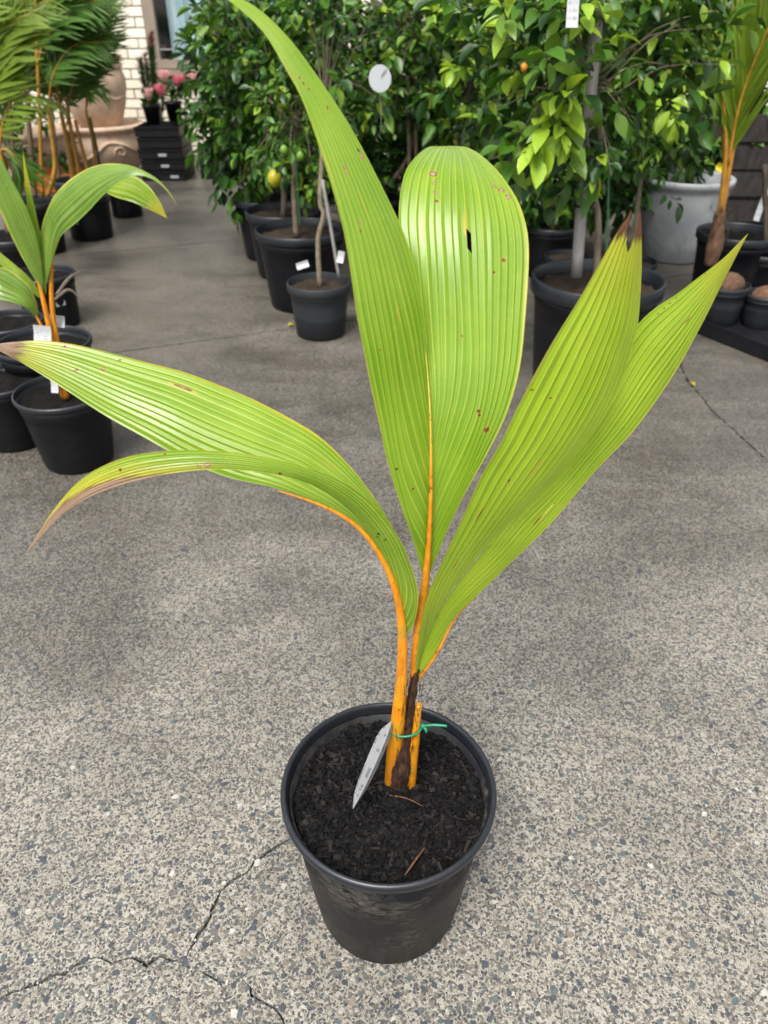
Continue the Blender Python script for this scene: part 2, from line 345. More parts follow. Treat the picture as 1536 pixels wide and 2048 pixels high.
# ------------------------------------------------------------------ object helpers
def obj(name, mesh_or_bm, mats, parent=None, loc=None, smooth=False):
    if isinstance(mesh_or_bm, bmesh.types.BMesh):
        me = bpy.data.meshes.new(name); mesh_or_bm.to_mesh(me); mesh_or_bm.free()
    else: me = mesh_or_bm
    if mats is not None and not me.materials:
        for m in (mats if isinstance(mats, (list, tuple)) else [mats]): me.materials.append(m)
    if smooth and len(me.polygons): me.polygons.foreach_set('use_smooth', [True] * len(me.polygons))
    o = bpy.data.objects.new(name, me); COL.objects.link(o)
    if parent is not None: o.parent = parent
    if loc is not None: o.location = loc
    return o
def tag(o, label=None, cat=None, group=None, kind=None):
    if label: o['label'] = label
    if cat: o['category'] = cat
    if group: o['group'] = group
    if kind: o['kind'] = kind
    return o
def thing(name, label, cat, loc, group=None):
    o = bpy.data.objects.new(name, None); COL.objects.link(o); o.location = loc; o.empty_display_size = 0.05
    return tag(o, label, cat, group)
def shift(bm, base): bmesh.ops.translate(bm, verts=bm.verts, vec=-Vector(base))

def dense(pts, n):
    pts = [Vector(p) for p in pts]
    q = [pts[0] * 2 - pts[1]] + pts + [pts[-1] * 2 - pts[-2]]
    out = []
    for i in range(1, len(q) - 2):
        p0, p1, p2, p3 = q[i - 1:i + 3]
        for k in range(24):
            t = k / 24
            out.append(0.5 * ((2 * p1) + (p2 - p0) * t + (2 * p0 - 5 * p1 + 4 * p2 - p3) * t * t + (3 * p1 - p0 - 3 * p2 + p3) * t ** 3))
    out.append(pts[-1])
    a = np.array([tuple(v) for v in out]); L = np.concatenate([[0], np.cumsum(np.linalg.norm(np.diff(a, axis=0), axis=1))])
    L /= L[-1]; u = np.linspace(0, 1, n)
    return np.stack([np.interp(u, L, a[:, k]) for k in range(3)], 1)
def at(A, u):
    x = u * (len(A) - 1); i = min(int(x), len(A) - 2); f = x - i
    return A[i] * (1 - f) + A[i + 1] * f

def tube_bm(pts, radii, seg=10, n=None, bm=None, flat=1.0):
    bm = bm or bmesh.new(); uvl = (bm.loops.layers.uv.get('UVMap') or bm.loops.layers.uv.new('UVMap'))
    A = dense(pts, n or max(8, len(pts) * 5)); k = len(A)
    rr = np.interp(np.linspace(0, 1, k), np.linspace(0, 1, len(radii)), radii)
    rings = []; up = Vector((0.3, 0.9, 0.2))
    for i in range(k):
        t = Vector(A[min(i + 1, k - 1)] - A[max(i - 1, 0)]).normalized()
        a = t.cross(up); a = (a if a.length > 1e-4 else t.cross(Vector((1, 0, 0)))).normalized(); b_ = t.cross(a)
        rings.append([bm.verts.new(Vector(A[i]) + (a * math.cos(2 * math.pi * s / seg) + b_ * math.sin(2 * math.pi * s / seg) * flat) * rr[i]) for s in range(seg)])
    for i in range(k - 1):
        for s in range(seg):
            f = bm.faces.new((rings[i][s], rings[i][(s + 1) % seg], rings[i + 1][(s + 1) % seg], rings[i + 1][s])); f.smooth = True
            for l, (uu, vv) in zip(f.loops, ((s / seg, i), ((s + 1) / seg, i), ((s + 1) / seg, i + 1), (s / seg, i + 1))): l[uvl].uv = (uu, vv / (k - 1))
    bm.faces.new(rings[0][::-1]); f = bm.faces.new(rings[-1])
    for l in f.loops: l[uvl].uv = (0.5, 1.0)
    return bm
def lathe_bm(prof, seg=48, smooth=True, bm=None, jitter=0.0, cap0=True, cap1=False):
    bm = bm or bmesh.new(); rings = []
    for r, z in prof:
        rings.append([bm.verts.new((r * math.cos(2 * math.pi * s / seg) , r * math.sin(2 * math.pi * s / seg), z)) for s in range(seg)])
    for a, b_ in zip(rings, rings[1:]):
        for s in range(seg):
            f = bm.faces.new((a[s], a[(s + 1) % seg], b_[(s + 1) % seg], b_[s])); f.smooth = smooth
    if cap0: bm.faces.new(rings[0][::-1])
    if cap1: bm.faces.new(rings[-1])
    return bm
def box_bm(cx, cy, cz, sx, sy, sz, bm=None, bev=0.0, rot=None):
    new = bm is None; bm = bm or bmesh.new()
    g = bmesh.ops.create_cube(bm, size=1.0)['verts']
    mt = Matrix.Diagonal((sx, sy, sz, 1))
    if rot is not None: mt = rot.to_4x4() @ mt
    bmesh.ops.transform(bm, matrix=Matrix.Translation((cx, cy, cz)) @ mt, verts=g)
    if bev and new: bmesh.ops.bevel(bm, geom=bm.edges[:], offset=bev, segments=2, affect='EDGES', clamp_overlap=True)
    return bm
def card_bm(w, h, t=0.0006, curl=0.0, n=6):
    """a thin printed card, width along x, height along z, uv over its face"""
    bm = bmesh.new(); uvl = (bm.loops.layers.uv.get('UVMap') or bm.loops.layers.uv.new('UVMap')); g = []
    for side in (0, 1):
        g.append([[bm.verts.new((w * (i - .5), (t if side else 0) + curl * math.sin(math.pi * k / n), h * (k / n - .5))) for i in (0, 1)] for k in range(n + 1)])
    for k in range(n):
        for side in (0, 1):
            a = g[side]; q = (a[k][0], a[k][1], a[k + 1][1], a[k + 1][0]); uvs = ((0, k / n), (1, k / n), (1, (k + 1) / n), (0, (k + 1) / n))
            if side: q = q[::-1]; uvs = uvs[::-1]
            f = bm.faces.new(q)
            for l, uv in zip(f.loops, uvs): l[uvl].uv = uv
        for i in (0, 1): bm.faces.new((g[0][k][i], g[0][k + 1][i], g[1][k + 1][i], g[1][k][i]))
    for k in (0, n): bm.faces.new((g[0][k][0], g[0][k][1], g[1][k][1], g[1][k][0]))
    return bm

from mathutils.bvhtree import BVHTree
def add_spots(m, bm, base, lst):
    t = m.node_tree; b = NB.__new__(NB); b.m = m; b.t = t
    tree = BVHTree.FromBMesh(bm); pr = next(n for n in t.nodes if n.type == 'BSDF_PRINCIPLED'); tl = [n for n in t.nodes if n.type == 'BSDF_TRANSLUCENT']
    src = pr.inputs['Base Color'].links[0].from_socket
    o = b.obj(); nz = b.noise(o, 320, 3, 0.6, col=True)
    pn = b.n('ShaderNodeVectorMath', {'operation': 'MULTIPLY_ADD'}); b.set(pn.inputs[0], nz); pn.inputs[1].default_value = (.0055,) * 3; b.set(pn.inputs[2], o)
    for px, py, r_, kind in lst:
        d = ray(px, py).normalized(); hit = tree.ray_cast(Vector((0, 0, CAMH)), d)
        if hit[0] is None: continue
        c = hit[0] - base + Vector((.00275,) * 3); dn = b.n('ShaderNodeVectorMath', {'operation': 'DISTANCE'}); b.set(dn.inputs[0], pn.outputs[0]); dn.inputs[1].default_value = c
        D = dn.outputs['Value']; R0 = r_ / FPX * hit[3] * .70
        if kind != 'dark': src = b.mix(b.mr(D, R0 * 1.05, R0 * 1.6, .5, 0), src, (.46, .36, .03))
        src = b.mix(b.mr(D, R0 * .85, R0 * 1.05, 1, 0), src, (.025, .010, .005) if kind == 'dark' else (.15, .055, .018))
        if kind == 'pale': src = b.mix(b.mr(D, R0 * .55, R0 * .8, 1, 0), src, (.40, .30, .21))
    b.set(pr.inputs['Base Color'], src)
    for n in tl: b.set(n.inputs[0], src)
# ------------------------------------------------------------------ pleated palm leaves
def lobe_bm(O, I, ur, nv, Mn=56, bulge=0.08, pleat=0.30, notch=None, slits=(), flip=1.0, bm=None, spread=0.45, wave=0.0, j0=0):
    bm = bm or bmesh.new(); u1 = bm.loops.layers.uv.get('UVMap') or bm.loops.layers.uv.new('UVMap')
    u2 = bm.loops.layers.uv.get('Edge') or bm.loops.layers.uv.new('Edge')
    O = dense(O, 160); I = dense(I, 160)
    for A_, sd_ in ((O, 1.7), (I, 8.3)):
        for q in range(160):
            f_ = min(1, q / 12, (159 - q) / 12)
            if A_ is I and q / 159 < ur + .05: f_ = 0
            for ax_ in range(3): A_[q][ax_] += f_ * .0016 * mnoise.noise(Vector((q * .07 + nv, sd_ * (1 + ax_), O[80][0] * 30)))
    K = 2 * nv; jr = random.Random(int(O[40][0] * 1e5)); cv = np.array([0, 0, CAMH])
    grid, data = [], []
    for k in range(K + 1):
        s = k / K + (jr.uniform(-.30, .30) / K if 0 < k < K else 0); ka = jr.uniform(.45, 1.25); u0 = ur * s; row, dr = [], []; ue = 1.0 if not notch else 1 - notch[0] * max(0, 1 - abs(s - notch[1]) / notch[2]) ** 1.3
        Ls = 0.04 + spread * s
        for i in range(Mn + 1):
            x = i / Mn; u = u0 + (ue - u0) * x
            y = min((u - u0) / Ls, 1.0); g = 1 - (1 - y) ** 2.2; w = 1 - (1 - s) * g
            o, ii = at(O, u), at(I, u); d = ii - o; wd = np.linalg.norm(d)
            tg = at(O, min(u + .02, 1)) - at(O, max(u - .02, 0)) + at(I, min(u + .02, 1)) - at(I, max(u - .02, 0))
            nr = np.cross(tg, d); ln = np.linalg.norm(nr); nr = nr / ln if ln > 1e-9 else np.array([0, -1.0, 0])
            if u < .85 or not row:
                if np.dot(nr, cv - o) < 0: nr = -nr
                last = nr
            elif np.dot(nr, last) < 0: nr = -nr
            last = nr
            p = o * (1 - w) + ii * w + nr * (flip * bulge * wd * math.sin(math.pi * w))
            amp = ka * pleat * wd / nv * min(1, x * 7) * (0.5 if k % 2 == 0 else -0.5)
            p = p + nr * amp
            if wave: p = p + nr * wave * (1 - w) ** 2 * math.sin(u * 17 + k * .1) * min(1, x * 4)
            row.append(bm.verts.new(p)); dr.append((j0 + k / 2, u, s, x))
        grid.append(row); data.append(dr)
    for k in range(K):
        for i in range(Mn):
            ids = ((k, i), (k + 1, i), (k + 1, i + 1), (k, i + 1))
            if any(k == q[0] and q[1] <= i / Mn < q[2] for q in slits): continue
            vs = [grid[a][b_] for a, b_ in ids]
            try: f = bm.faces.new(vs)
            except ValueError: continue
            f.smooth = True
            for l, (a, b_) in zip(f.loops, ids):
                dd = data[a][b_]; l[u1].uv = (dd[0], dd[1]); l[u2].uv = (dd[2], dd[3])
    bm.edges.ensure_lookup_table()
    for row in grid:
        for a, b_ in zip(row, row[1:]):
            e = bm.edges.get((a, b_))
            if e: e.smooth = False
    return bm

# ================================================================== SETTING
ground = obj('ground', box_bm(0, 60, -0.515, 400, 400, 1.0), M['dirt']); tag(ground, kind='structure')
def crack_poly(pix, wpx, seed, world=False):
    rnd = random.Random(seed); pts = []
    base = [G(*p) if not world else Vector(p) for p in pix]
    for a, b_ in zip(base, base[1:]):
        n = max(2, int((b_ - a).length / 0.012))
        for k in range(n): pts.append(a.lerp(b_, k / n))
    pts.append(base[-1]); L, Rr = [], []
    N = len(pts)
    for i, p in enumerate(pts):
        t = (pts[min(i + 1, N - 1)] - pts[max(i - 1, 0)]).normalized(); nn = Vector((-t.y, t.x, 0))
        w = wpx * (0.25 + 0.7 * rnd.random() + 0.9 * max(0, mnoise.noise(Vector((i * .35, seed, 0))))) * min(1, (i + .4) / 4, (N - i - .6) / 4)
        c = p + nn * rnd.uniform(-1, 1) * 0.0026 * (0 if i in (0, N - 1) else 1)
        L.append(c + nn * w * .5); Rr.append(c - nn * w * .5)
    return [(v.x, v.y) for v in L + Rr[::-1]]
cracks = [
    crack_poly([(-30, 2010), (60, 1970), (130, 1945), (160, 1925), (195, 1912), (225, 1925), (265, 1912), (295, 1930), (320, 1912), (345, 1922), (364, 1921)], .0075, 1),
    crack_poly([(366, 1919), (378, 1903), (395, 1870), (420, 1835), (440, 1780), (490, 1745), (520, 1715), (565, 1688), (620, 1660), (680, 1640)], .0066, 2),
    crack_poly([(372, 1930), (385, 1942), (410, 1945), (440, 1965), (458, 1990)], .005, 3),
    crack_poly([(468, 1930), (492, 1965), (505, 1990), (530, 2003), (560, 2032), (585, 2070)], .0058, 4),
    crack_poly([(1352, 700), (1362, 735), (1378, 765), (1400, 790), (1430, 828), (1470, 862), (1510, 900), (1545, 932), (1600, 965)], .0125, 5),
    crack_poly([(1405, 1078), (1470, 1068), (1560, 1060)], .0030, 6),
]
# slabs: bands across the view, joints turned about 22 degrees
ja, jb = G(270, 700), G(600, 655); jd = (jb - ja).normalized(); jn = Vector((-jd.y, jd.x, 0))
def band(o0, o1, gap=0.005):
    def ln(off): return ja + jn * off - jd * 14, ja + jn * off + jd * 14
    a, b_ = ln(o0 + gap); c, d = ln(o1 - gap)
    def sub(p, q):
        n = 60; r_ = random.Random(3)
        return [p.lerp(q, k / n) + jn * r_.uniform(-.0016, .0016) for k in range(n)]
    return [(v.x, v.y) for v in sub(a, b_) + [b_] + sub(d, c) + [c]]
slabs = [(band(-9, 0), cracks), (band(0, 1.75), []), (band(1.75, 3.5), []), (band(3.5, 9), [])]
def ccw(poly):
    a = sum(p[0] * q[1] - q[0] * p[1] for p, q in zip(poly, poly[1:] + poly[:1]))
    return poly if a > 0 else poly[::-1]
for outline, cr in slabs:
    outline = ccw(outline); cr = [ccw(c) for c in cr]
    vs = [Vector(p) for p in outline]; faces = [list(range(len(vs)))]
    for c in cr:
        faces.append(list(range(len(vs), len(vs) + len(c)))); vs += [Vector(p) for p in c]
    ov, oe, of, _, _, off = delaunay_2d_cdt(vs, [], faces, 1, 1e-6)
    bm = bmesh.new(); bv = [bm.verts.new((v.x, v.y, 0)) for v in ov]
    for f, src in zip(of, off):
        if src and max(src) > 0: continue
        if 0 not in src: continue
        try: bm.faces.new([bv[i] for i in f])
        except ValueError: pass
    be = [e for e in bm.edges if e.is_boundary]
    r_ = bmesh.ops.extrude_edge_only(bm, edges=be)
    bmesh.ops.translate(bm, verts=[v for v in r_['geom'] if isinstance(v, bmesh.types.BMVert)], vec=(0, 0, -0.0145))
    bmesh.ops.delete(bm, geom=[v for v in bm.verts if not v.link_faces], context='VERTS')
    bmesh.ops.recalc_face_normals(bm, faces=bm.faces)
    obj('concrete_slab', bm, M['concrete'], ground)
# stones standing slightly proud of the worn concrete near the camera
rg = random.Random(11); verts, faces, mi = [], [], []; cpts = [q for c in cracks for q in c]
for _ in range(9500):
    Y = 0.46 + 2.7 * rg.random() ** 1.45; X = rg.uniform(-1, 1) * (0.42 * Y + 0.55)
    if _ < 420: X, Y = rg.choice(cpts); X += rg.gauss(0, .004); Y += rg.gauss(0, .004)
    if (X - 0.01) ** 2 + (Y - .722) ** 2 < .012: continue
    r_ = rg.choice((.002, .0025, .003, .0035, .0045, .0055, .0075)) * rg.uniform(.7, 1.25); n = rg.randint(5, 7); a0 = rg.random() * 6.3
    r_ = min(r_, .0028) if _ < 420 else r_; ax = rg.uniform(.55, 1.0); ro = rg.random() * 3.14; k0 = len(verts); hh = rg.uniform(.0003, .0011)
    ang = [a0 + 2 * math.pi * (k + rg.uniform(-.3, .3)) / n for k in range(n)]; rs = [r_ * rg.uniform(.7, 1.15) for _ in range(n)]
    for sc_, z in ((1.0, -.0006), (.78, hh)):
        for a, q in zip(ang, rs):
            x0, y0 = math.cos(a) * q * sc_, math.sin(a) * q * sc_ * ax
            verts.append((X + x0 * math.cos(ro) - y0 * math.sin(ro), Y + x0 * math.sin(ro) + y0 * math.cos(ro), z))
    m_ = rg.choices((0, 1, 2, 3), (6, 2.2, 1.4, .9 if Y < 1.0 else 0))[0]
    for k in range(n):
        faces.append((k0 + k, k0 + (k + 1) % n, k0 + n + (k + 1) % n, k0 + n + k)); mi.append(m_)
    faces.append(tuple(k0 + n + k for k in range(n))); mi.append(m_)
me = bpy.data.meshes.new('aggregate'); me.from_pydata(verts, [], faces); 
ag = obj('aggregate', me, [M['stone1'], M['stone2'], M['stone3'], M['stone4']], ground); me.polygons.foreach_set('material_index', mi); ag['kind'] = 'stuff'

# ------------------------------------------------------------------ house wall with window
WY = 8.55
house = thing('brick_house', 'cream brick house wall with a barred window behind the nursery plants', 'house', (-1.0, WY, 0))
wx0, wx1, wz0, wz1 = P(312, 130, WY).x, P(312, 130, WY).x + 1.35, P(320, 132, WY).z, 2.0
def hobj(name, bm, m, parent=house, **k):
    if parent is house: shift(bm, house.location)
    return obj(name, bm, m, parent, **k)
bm = bmesh.new()
X0, X1, Zt = -6.5, 7.0, 2.7
for x0, x1, z0, z1 in ((X0, wx0, 0, Zt), (wx1, X1, 0, Zt), (wx0, wx1, 0, wz0), (wx0, wx1, wz1, Zt)):
    box_bm((x0 + x1) / 2, WY + .07, (z0 + z1) / 2, x1 - x0, .10, z1 - z0, bm)
hobj('wall', bm, M['mortar'])
bl, bh, pitch_z = .225, .074, .086
bproto = None; rest = bmesh.new(); rb = random.Random(5); nbk = 0
bme = box_bm(0, 0, 0, bl, .03, bh, bev=.003); bmesh_mesh = bpy.data.meshes.new('brick'); bme.to_mesh(bmesh_mesh); bme.free(); bmesh_mesh.materials.append(M['brick'])
for row in range(31):
    z = .045 + row * pitch_z; off = (row % 2) * .118
    x = X0 + off
    while x < X1:
        cx = x + bl / 2; x += .236
        if cx + bl / 2 > wx0 - .055 and cx - bl / 2 < wx1 + .055 and z + bh / 2 > wz0 - .085 and z - bh / 2 < wz1 + .01:
            for a_, c_ in ((cx - bl / 2, wx0 - .058), (wx1 + .058, cx + bl / 2)):
                if .03 < c_ - a_ < bl: box_bm((a_ + c_) / 2, WY + .012, z, c_ - a_, .03, bh, rest)
            continue
        y = WY + .012 + rb.uniform(-.002, .002)
        if -4.1 < cx < -1.7 and z < 1.55 and nbk < 290:
            o = bpy.data.objects.new('brick', bmesh_mesh); COL.objects.link(o); o.parent = house
            o.location = Vector((cx, y, z)) - house.location; o.rotation_euler = (0, rb.uniform(-.004, .004), 0); nbk += 1
        else: box_bm(cx, y, z, bl, .03, bh, rest)
ro = hobj('bricks', rest, M['brick']); ro['kind'] = 'stuff'
bm = bmesh.new(); fw = .055
for x0, x1, z0, z1 in ((wx0 - .05, wx0 + fw, wz0 - .02, wz1), (wx1 - fw, wx1 + .05, wz0 - .02, wz1), (wx0 + fw, wx1 - fw, wz0 - .02, wz0 + fw), (wx0 + fw, wx1 - fw, wz1 - fw, wz1), (wx0 + .52, wx0 + .575, wz0 + fw, wz1 - fw)):
    box_bm((x0 + x1) / 2, WY + .015, (z0 + z1) / 2, x1 - x0, .07, z1 - z0, bm)
win = hobj('window', bm, M['frame'])
def wobj(name, bm, m): shift(bm, house.location); return obj(name, bm, m, win)
wobj('sill', box_bm((wx0 + wx1) / 2, WY - .03, wz0 - .055, wx1 - wx0 + .2, .12, .05, bev=.006), M['frame'])
for x0, x1 in ((wx0 + fw, wx0 + .52), (wx0 + .575, wx1 - fw)):
    wobj('pane', box_bm((x0 + x1) / 2, WY + .025, (wz0 + wz1) / 2, x1 - x0, .006, wz1 - wz0 - 2 * fw), M['glass'])
    n = 3
    for k in range(1, n): wobj('security_bar', box_bm(x0 + (x1 - x0) * k / n, WY + .005, (wz0 + wz1) / 2, .010, .010, wz1 - wz0 - 2 * fw), M['bars'])
    for zz in (wz0 + .14, wz0 + .60): wobj('security_bar', box_bm((x0 + x1) / 2, WY - .007, zz, x1 - x0, .008, .010), M['bars'])
bm = bmesh.new(); cs = []
for i in range(61):
    x = wx0 + .13 + (wx1 - wx0 - .15) * i / 60; y = WY + .20 + .018 * math.sin(i * 1.35) + .008 * math.sin(i * .6)
    cs.append((bm.verts.new((x, y, wz0 - .1)), bm.verts.new((x, y, wz1 + .1))))
for a, b_ in zip(cs, cs[1:]): bm.faces.new((a[0], b_[0], b_[1], a[1])).smooth = True
wobj('curtain', bm, M['curtain'])
wobj('room', box_bm((wx0 + wx1) / 2, WY + .9, 1.3, 2.4, .05, 2.4), M['dark_room'])

# ================================================================== POTS
def pot(px, py, w, label, k=0.85, mat='pot_far', soil='soil_far', taper=0.72, rim_h=0.10, fill=0.88, group='black plastic nursery pots', cat='pot', name='plant_pot', seg=56, seed=0, soilobj=True, band=True):
    d = ray(px, py); a = CAMH / (k * w / FPX - d.z); c = Vector((0, 0, CAMH)) + d * a
    D = w / FPX * a; h = c.z; rt = D / 2; rb_ = rt * taper; base = Vector((c.x, c.y, 0))
    rh = rim_h * D
    prof = [(rb_ * .94, 0.001), (rb_, .008 * D / .3)]
    r_at = lambda z: rb_ + (rt * .945 - rb_) * (z / h)
    prof += [(r_at(h * .3), h * .3), (r_at(h * .6), h * .6)]
    if band: prof += [(r_at(h * .78), h * .78), (r_at(h * .785) + .0025, h * .787)]
    prof += [(r_at(h - rh) + (.0025 if band else 0), h - rh)]
    body = lathe_bm(prof + [(r_at(h - rh) - .004, h - rh), (rb_ - .006 + (rt * .93 - rb_) * .4, h * .4)], seg)
    o = obj(name, body, M[mat]); o.location = base
    t = max(.004, .016 * D)
    rim = lathe_bm([(rt * .945 - .002, h - rh + .001), (rt * .975, h - rh - .0005), (rt - .001, h - rh + .003), (rt, h - rh * .55), (rt, h - .005), (rt - .002, h - .0015), (rt - .006, h), (rt - t * 1.4, h - .001), (rt - t * 1.9, h - .006), (rt - t * 2.0, h - rh), (r_at(h * .62) - t, h * .62)], seg, cap0=False)
    obj('rim', rim, M['pot_rim'] if mat != 'pot_grey' else M[mat], o)
    if soilobj:
        sz = h * fill; rs = r_at(sz) - t * .8; bm = bmesh.new(); rr = [bm.verts.new((0, 0, sz))]; rings = []
        for i in range(1, 13):
            q = rs * i / 12; rings.append([bm.verts.new((q * math.cos(2 * math.pi * s / 40), q * math.sin(2 * math.pi * s / 40), sz + .012 * D / .3 * (mnoise.noise(Vector((q * math.cos(2 * math.pi * s / 40) * 26 + seed, q * math.sin(2 * math.pi * s / 40) * 26, seed)))))) for s in range(40)])
        for s in range(40): bm.faces.new((rr[0], rings[0][s], rings[0][(s + 1) % 40])).smooth = True
        for A_, B_ in zip(rings, rings[1:]):
            for s in range(40): bm.faces.new((A_[s], B_[s], B_[(s + 1) % 40], A_[(s + 1) % 40])).smooth = True
        obj('soil', bm, M[soil], o)
    tag(o, label, cat, group)
    return o, base, h, rt, h * fill
def sticker(p, px, py, w, h, rot=0.0, off=0.004, mat='white_print'):
    """a price sticker on the pot wall facing the camera at that pixel"""
    o, base, hh, rt, _ = p
    best = None; d = ray(px, py)
    lo = (base.y - rt) ; q = P(px, py, lo)
    for i in range(40):
        Y = base.y - rt * 1.02 + rt * 1.0 * i / 40; q = P(px, py, Y)
        rr_ = rt * .72 + (rt * .96 - rt * .72) * max(0, min(1, q.z / hh))
        if math.hypot(q.x - base.x, q.y - base.y) <= rr_ + .002: break
    nrm = Vector((q.x - base.x, q.y - base.y, 0)).normalized()
    s = obj('sticker', card_bm(w, h, .0008), M[mat], o)
    s.location = Vector((q.x, q.y, q.z)) - base + nrm * off
    s.rotation_euler = (0, rot, math.atan2(nrm.y, nrm.x) + math.pi / 2)
    return s

# main pot
MP = pot(777, 1567, 431, 'large black plastic pot in the foreground with dark soil, standing alone on the concrete', k=.945, mat='pot', soil='soil', taper=.73, rim_h=.055, fill=.885, seg=96, band=False)
mpo, mb, mh, mrt, msz = MP
# bark chips and fibres lying on the soil: too many to count
rg = random.Random(4); bm = bmesh.new(); rs = mrt * .88
for i in range(4200):
    q = rs * math.sqrt(rg.random()); a = rg.random() * 6.283
    x, y = q * math.cos(a), q * math.sin(a)
    z = msz + .012 * mnoise.noise(Vector((x * 26, y * 26, 0))) + rg.uniform(-.001, .005)
    if rg.random() < .62: s = (rg.uniform(.002, .006), rg.uniform(.002, .005), rg.uniform(.001, .003))
    elif rg.random() < .42: s = (rg.uniform(.007, .013), rg.uniform(.005, .010), rg.uniform(.002, .004))
    else: s = (rg.uniform(.010, .028), rg.uniform(.0007, .0016), .0008)
    rot = Matrix.Rotation(rg.random() * 6.28, 3, 'Z') @ Matrix.Rotation(rg.gauss(0, .45), 3, 'X') @ Matrix.Rotation(rg.gauss(0, .3), 3, 'Y')
    n0 = len(bm.faces); box_bm(x, y, z, *s, bm=bm, rot=rot)
    bm.faces.ensure_lookup_table(); m_ = 0 if rg.random() < .80 else 1
    for f in bm.faces[n0:]: f.material_index = m_
    bm.verts.ensure_lookup_table()
    for v in bm.verts[-8:]: v.co += Vector((rg.uniform(-.15, .15) * s[0], rg.uniform(-.15, .15) * s[1], 0))
ch = obj('bark_chips', bm, [M['chip'], M['chip_brown']], mpo); ch['kind'] = 'stuff'
for (a, b_, w, lab) in (((778, 1590), (848, 1614), .0019, 'thin reddish brown twig on the soil just below the palm stem'), ((810, 1750), (850, 1695), .0030, 'thick curved brown bark strip at the front edge of the soil')):
    zc = msz + .010; A, B = [Vector((0, 0, CAMH)) + ray(*q) * ((zc - CAMH) / ray(*q).z) for q in (a, b_)]
    md = (A + B) / 2 + Vector((.002, .003, .001))
    bm = tube_bm([A, md, B], [w * .5, w, w * .8, w * .3], 6, flat=.6); shift(bm, A)
    o = obj('twig', bm, M['twig'], loc=A); tag(o, lab, 'twig')

# ================================================================== FOREGROUND PALM
KY = 1.055
pbase = P(800, 1572, .704)
palm = thing('coconut_palm', 'young palm with pleated lime green leaves and orange stems in the foreground pot', 'palm', pbase)
def pobj(name, bm, m, parent=palm, base=pbase, **k):
    shift(bm, base); return obj(name, bm, m, parent, **k)
LM1 = mat_leaf('leaf_tall', g1=(.135, .275, .009), g2=(.26, .405, .028), vein=(.50, .53, .08), vw=.07, vstr=.75, dry=1.2, edge_w=.028, spots=.8, seed=1.3, edge=(.46, .43, .06))
LM2 = mat_leaf('leaf_right', g1=(.235, .385, .008), g2=(.385, .53, .028), dry=.95, yellow_tip=.80, drycol=(.10, .04, .016), spots=.55, seed=7.1, vein=(.50, .62, .07), vw=.10, vstr=.55, edge_w=.03, trans=.40)
LM3 = mat_leaf('leaf_left', g1=(.135, .27, .012), g2=(.265, .405, .035), dry=.945, rag=.16, yellow_tip=.84, orange=.20, spots=.8, seed=4.4, edge=(.48, .42, .03), edge_w=.04)
# tall leaf: left lobe rises off the top of the frame, right lobe arches over backwards
sp1 = [(850, 1172, .712), (861, 1060, .716), (863, 950, .722), (861, 850, .735), (857, 780, .748)]
A_O = [(850, 1172, .712), (828, 1092, .706), (800, 1010, .702), (772, 915, .702), (748, 800, .706), (722, 670, .715), (702, 560, .725), (682, 440, .738), (642, 310, .755), (604, 200, .770), (570, 138, .780), (522, 62, .792), (455, -2, .80), (395, -34, .80), (310, -50, .79)]
A_I = sp1 + [(852, 690, .757), (842, 590, .764), (818, 500, .768), (790, 430, .772), (742, 330, .780), (692, 240, .786), (625, 140, .794), (562, 62, .80), (500, 8, .805), (415, -30, .803), (310, -50, .79)]
bm = lobe_bm(PS(A_O), PS(A_I), .36, 12, 70, .05, .18)
B_O = [(850, 1172, .712), (885, 1085, .716), (930, 990, .724), (975, 905, .735), (1012, 830, .748), (1036, 750, .765), (1050, 640, .795), (1058, 500, .84), (1044, 424, .872), (1014, 370, .908), (982, 328, .95), (944, 300, .995), (915, 298, 1.05), (898, 360, 1.12), (887, 470, 1.17)]
B_I = sp1 + [(838, 690, .772), (818, 590, .792), (803, 500, .815), (797, 430, .838), (809, 352, .872), (832, 315, .91), (862, 294, .965), (884, 305, 1.05), (888, 360, 1.11), (887, 470, 1.17)]
lobe_bm(PS(B_O), PS(B_I), .26, 16, 70, .045, .17, bm=bm, j0=40, spread=.40, slits=((15, .39, .42),))
add_spots(LM1, bm, pbase, [(866, 348, 11, 'pale'), (869, 366, 6, 'pale'), (870, 384, 6, 'pale'), (873, 402, 5, 'brown'), (990, 372, 7, 'pale'), (1004, 380, 10, 'pale'), (1016, 394, 9, 'pale'), (957, 822, 6, 'brown'), (958, 830, 4, 'brown'), (973, 860, 8, 'brown'), (969, 842, 3, 'brown'), (1007, 520, 6, 'brown'), (988, 545, 4, 'brown'), (924, 672, 3, 'brown'),
    (598, 156, 4, 'brown'), (608, 166, 4, 'brown'), (617, 178, 4, 'brown'), (690, 334, 6, 'pale'), (694, 347, 5, 'pale'), (716, 300, 5, 'dark'), (722, 312, 7, 'pale'), (718, 448, 5, 'pale'), (721, 462, 5, 'brown'), (793, 938, 4, 'dark'), (826, 978, 4, 'brown'), (640, 320, 4, 'brown'), (630, 285, 4, 'brown'), (655, 215, 4, 'brown'), (760, 700, 3, 'brown')])
l1 = pobj('leaf', bm, LM1); l1['label'] = 'tall upright forked leaf with one lobe arching over'
obj_mid = pobj('midrib', tube_bm(PS([(822, 1420, .720), (828, 1345, .716), (835, 1275, .711), (845, 1210, .709), (854, 1130, .708), (860, 1040, .709), (862, 950, .715), (861, 850, .728), (857, 770, .744), (850, 690, .758)]), [.0055, .0060, .0070, .0072, .0054, .0036, .0024, .0016, .0010, .0004], 12, 70), M['midrib'], l1)
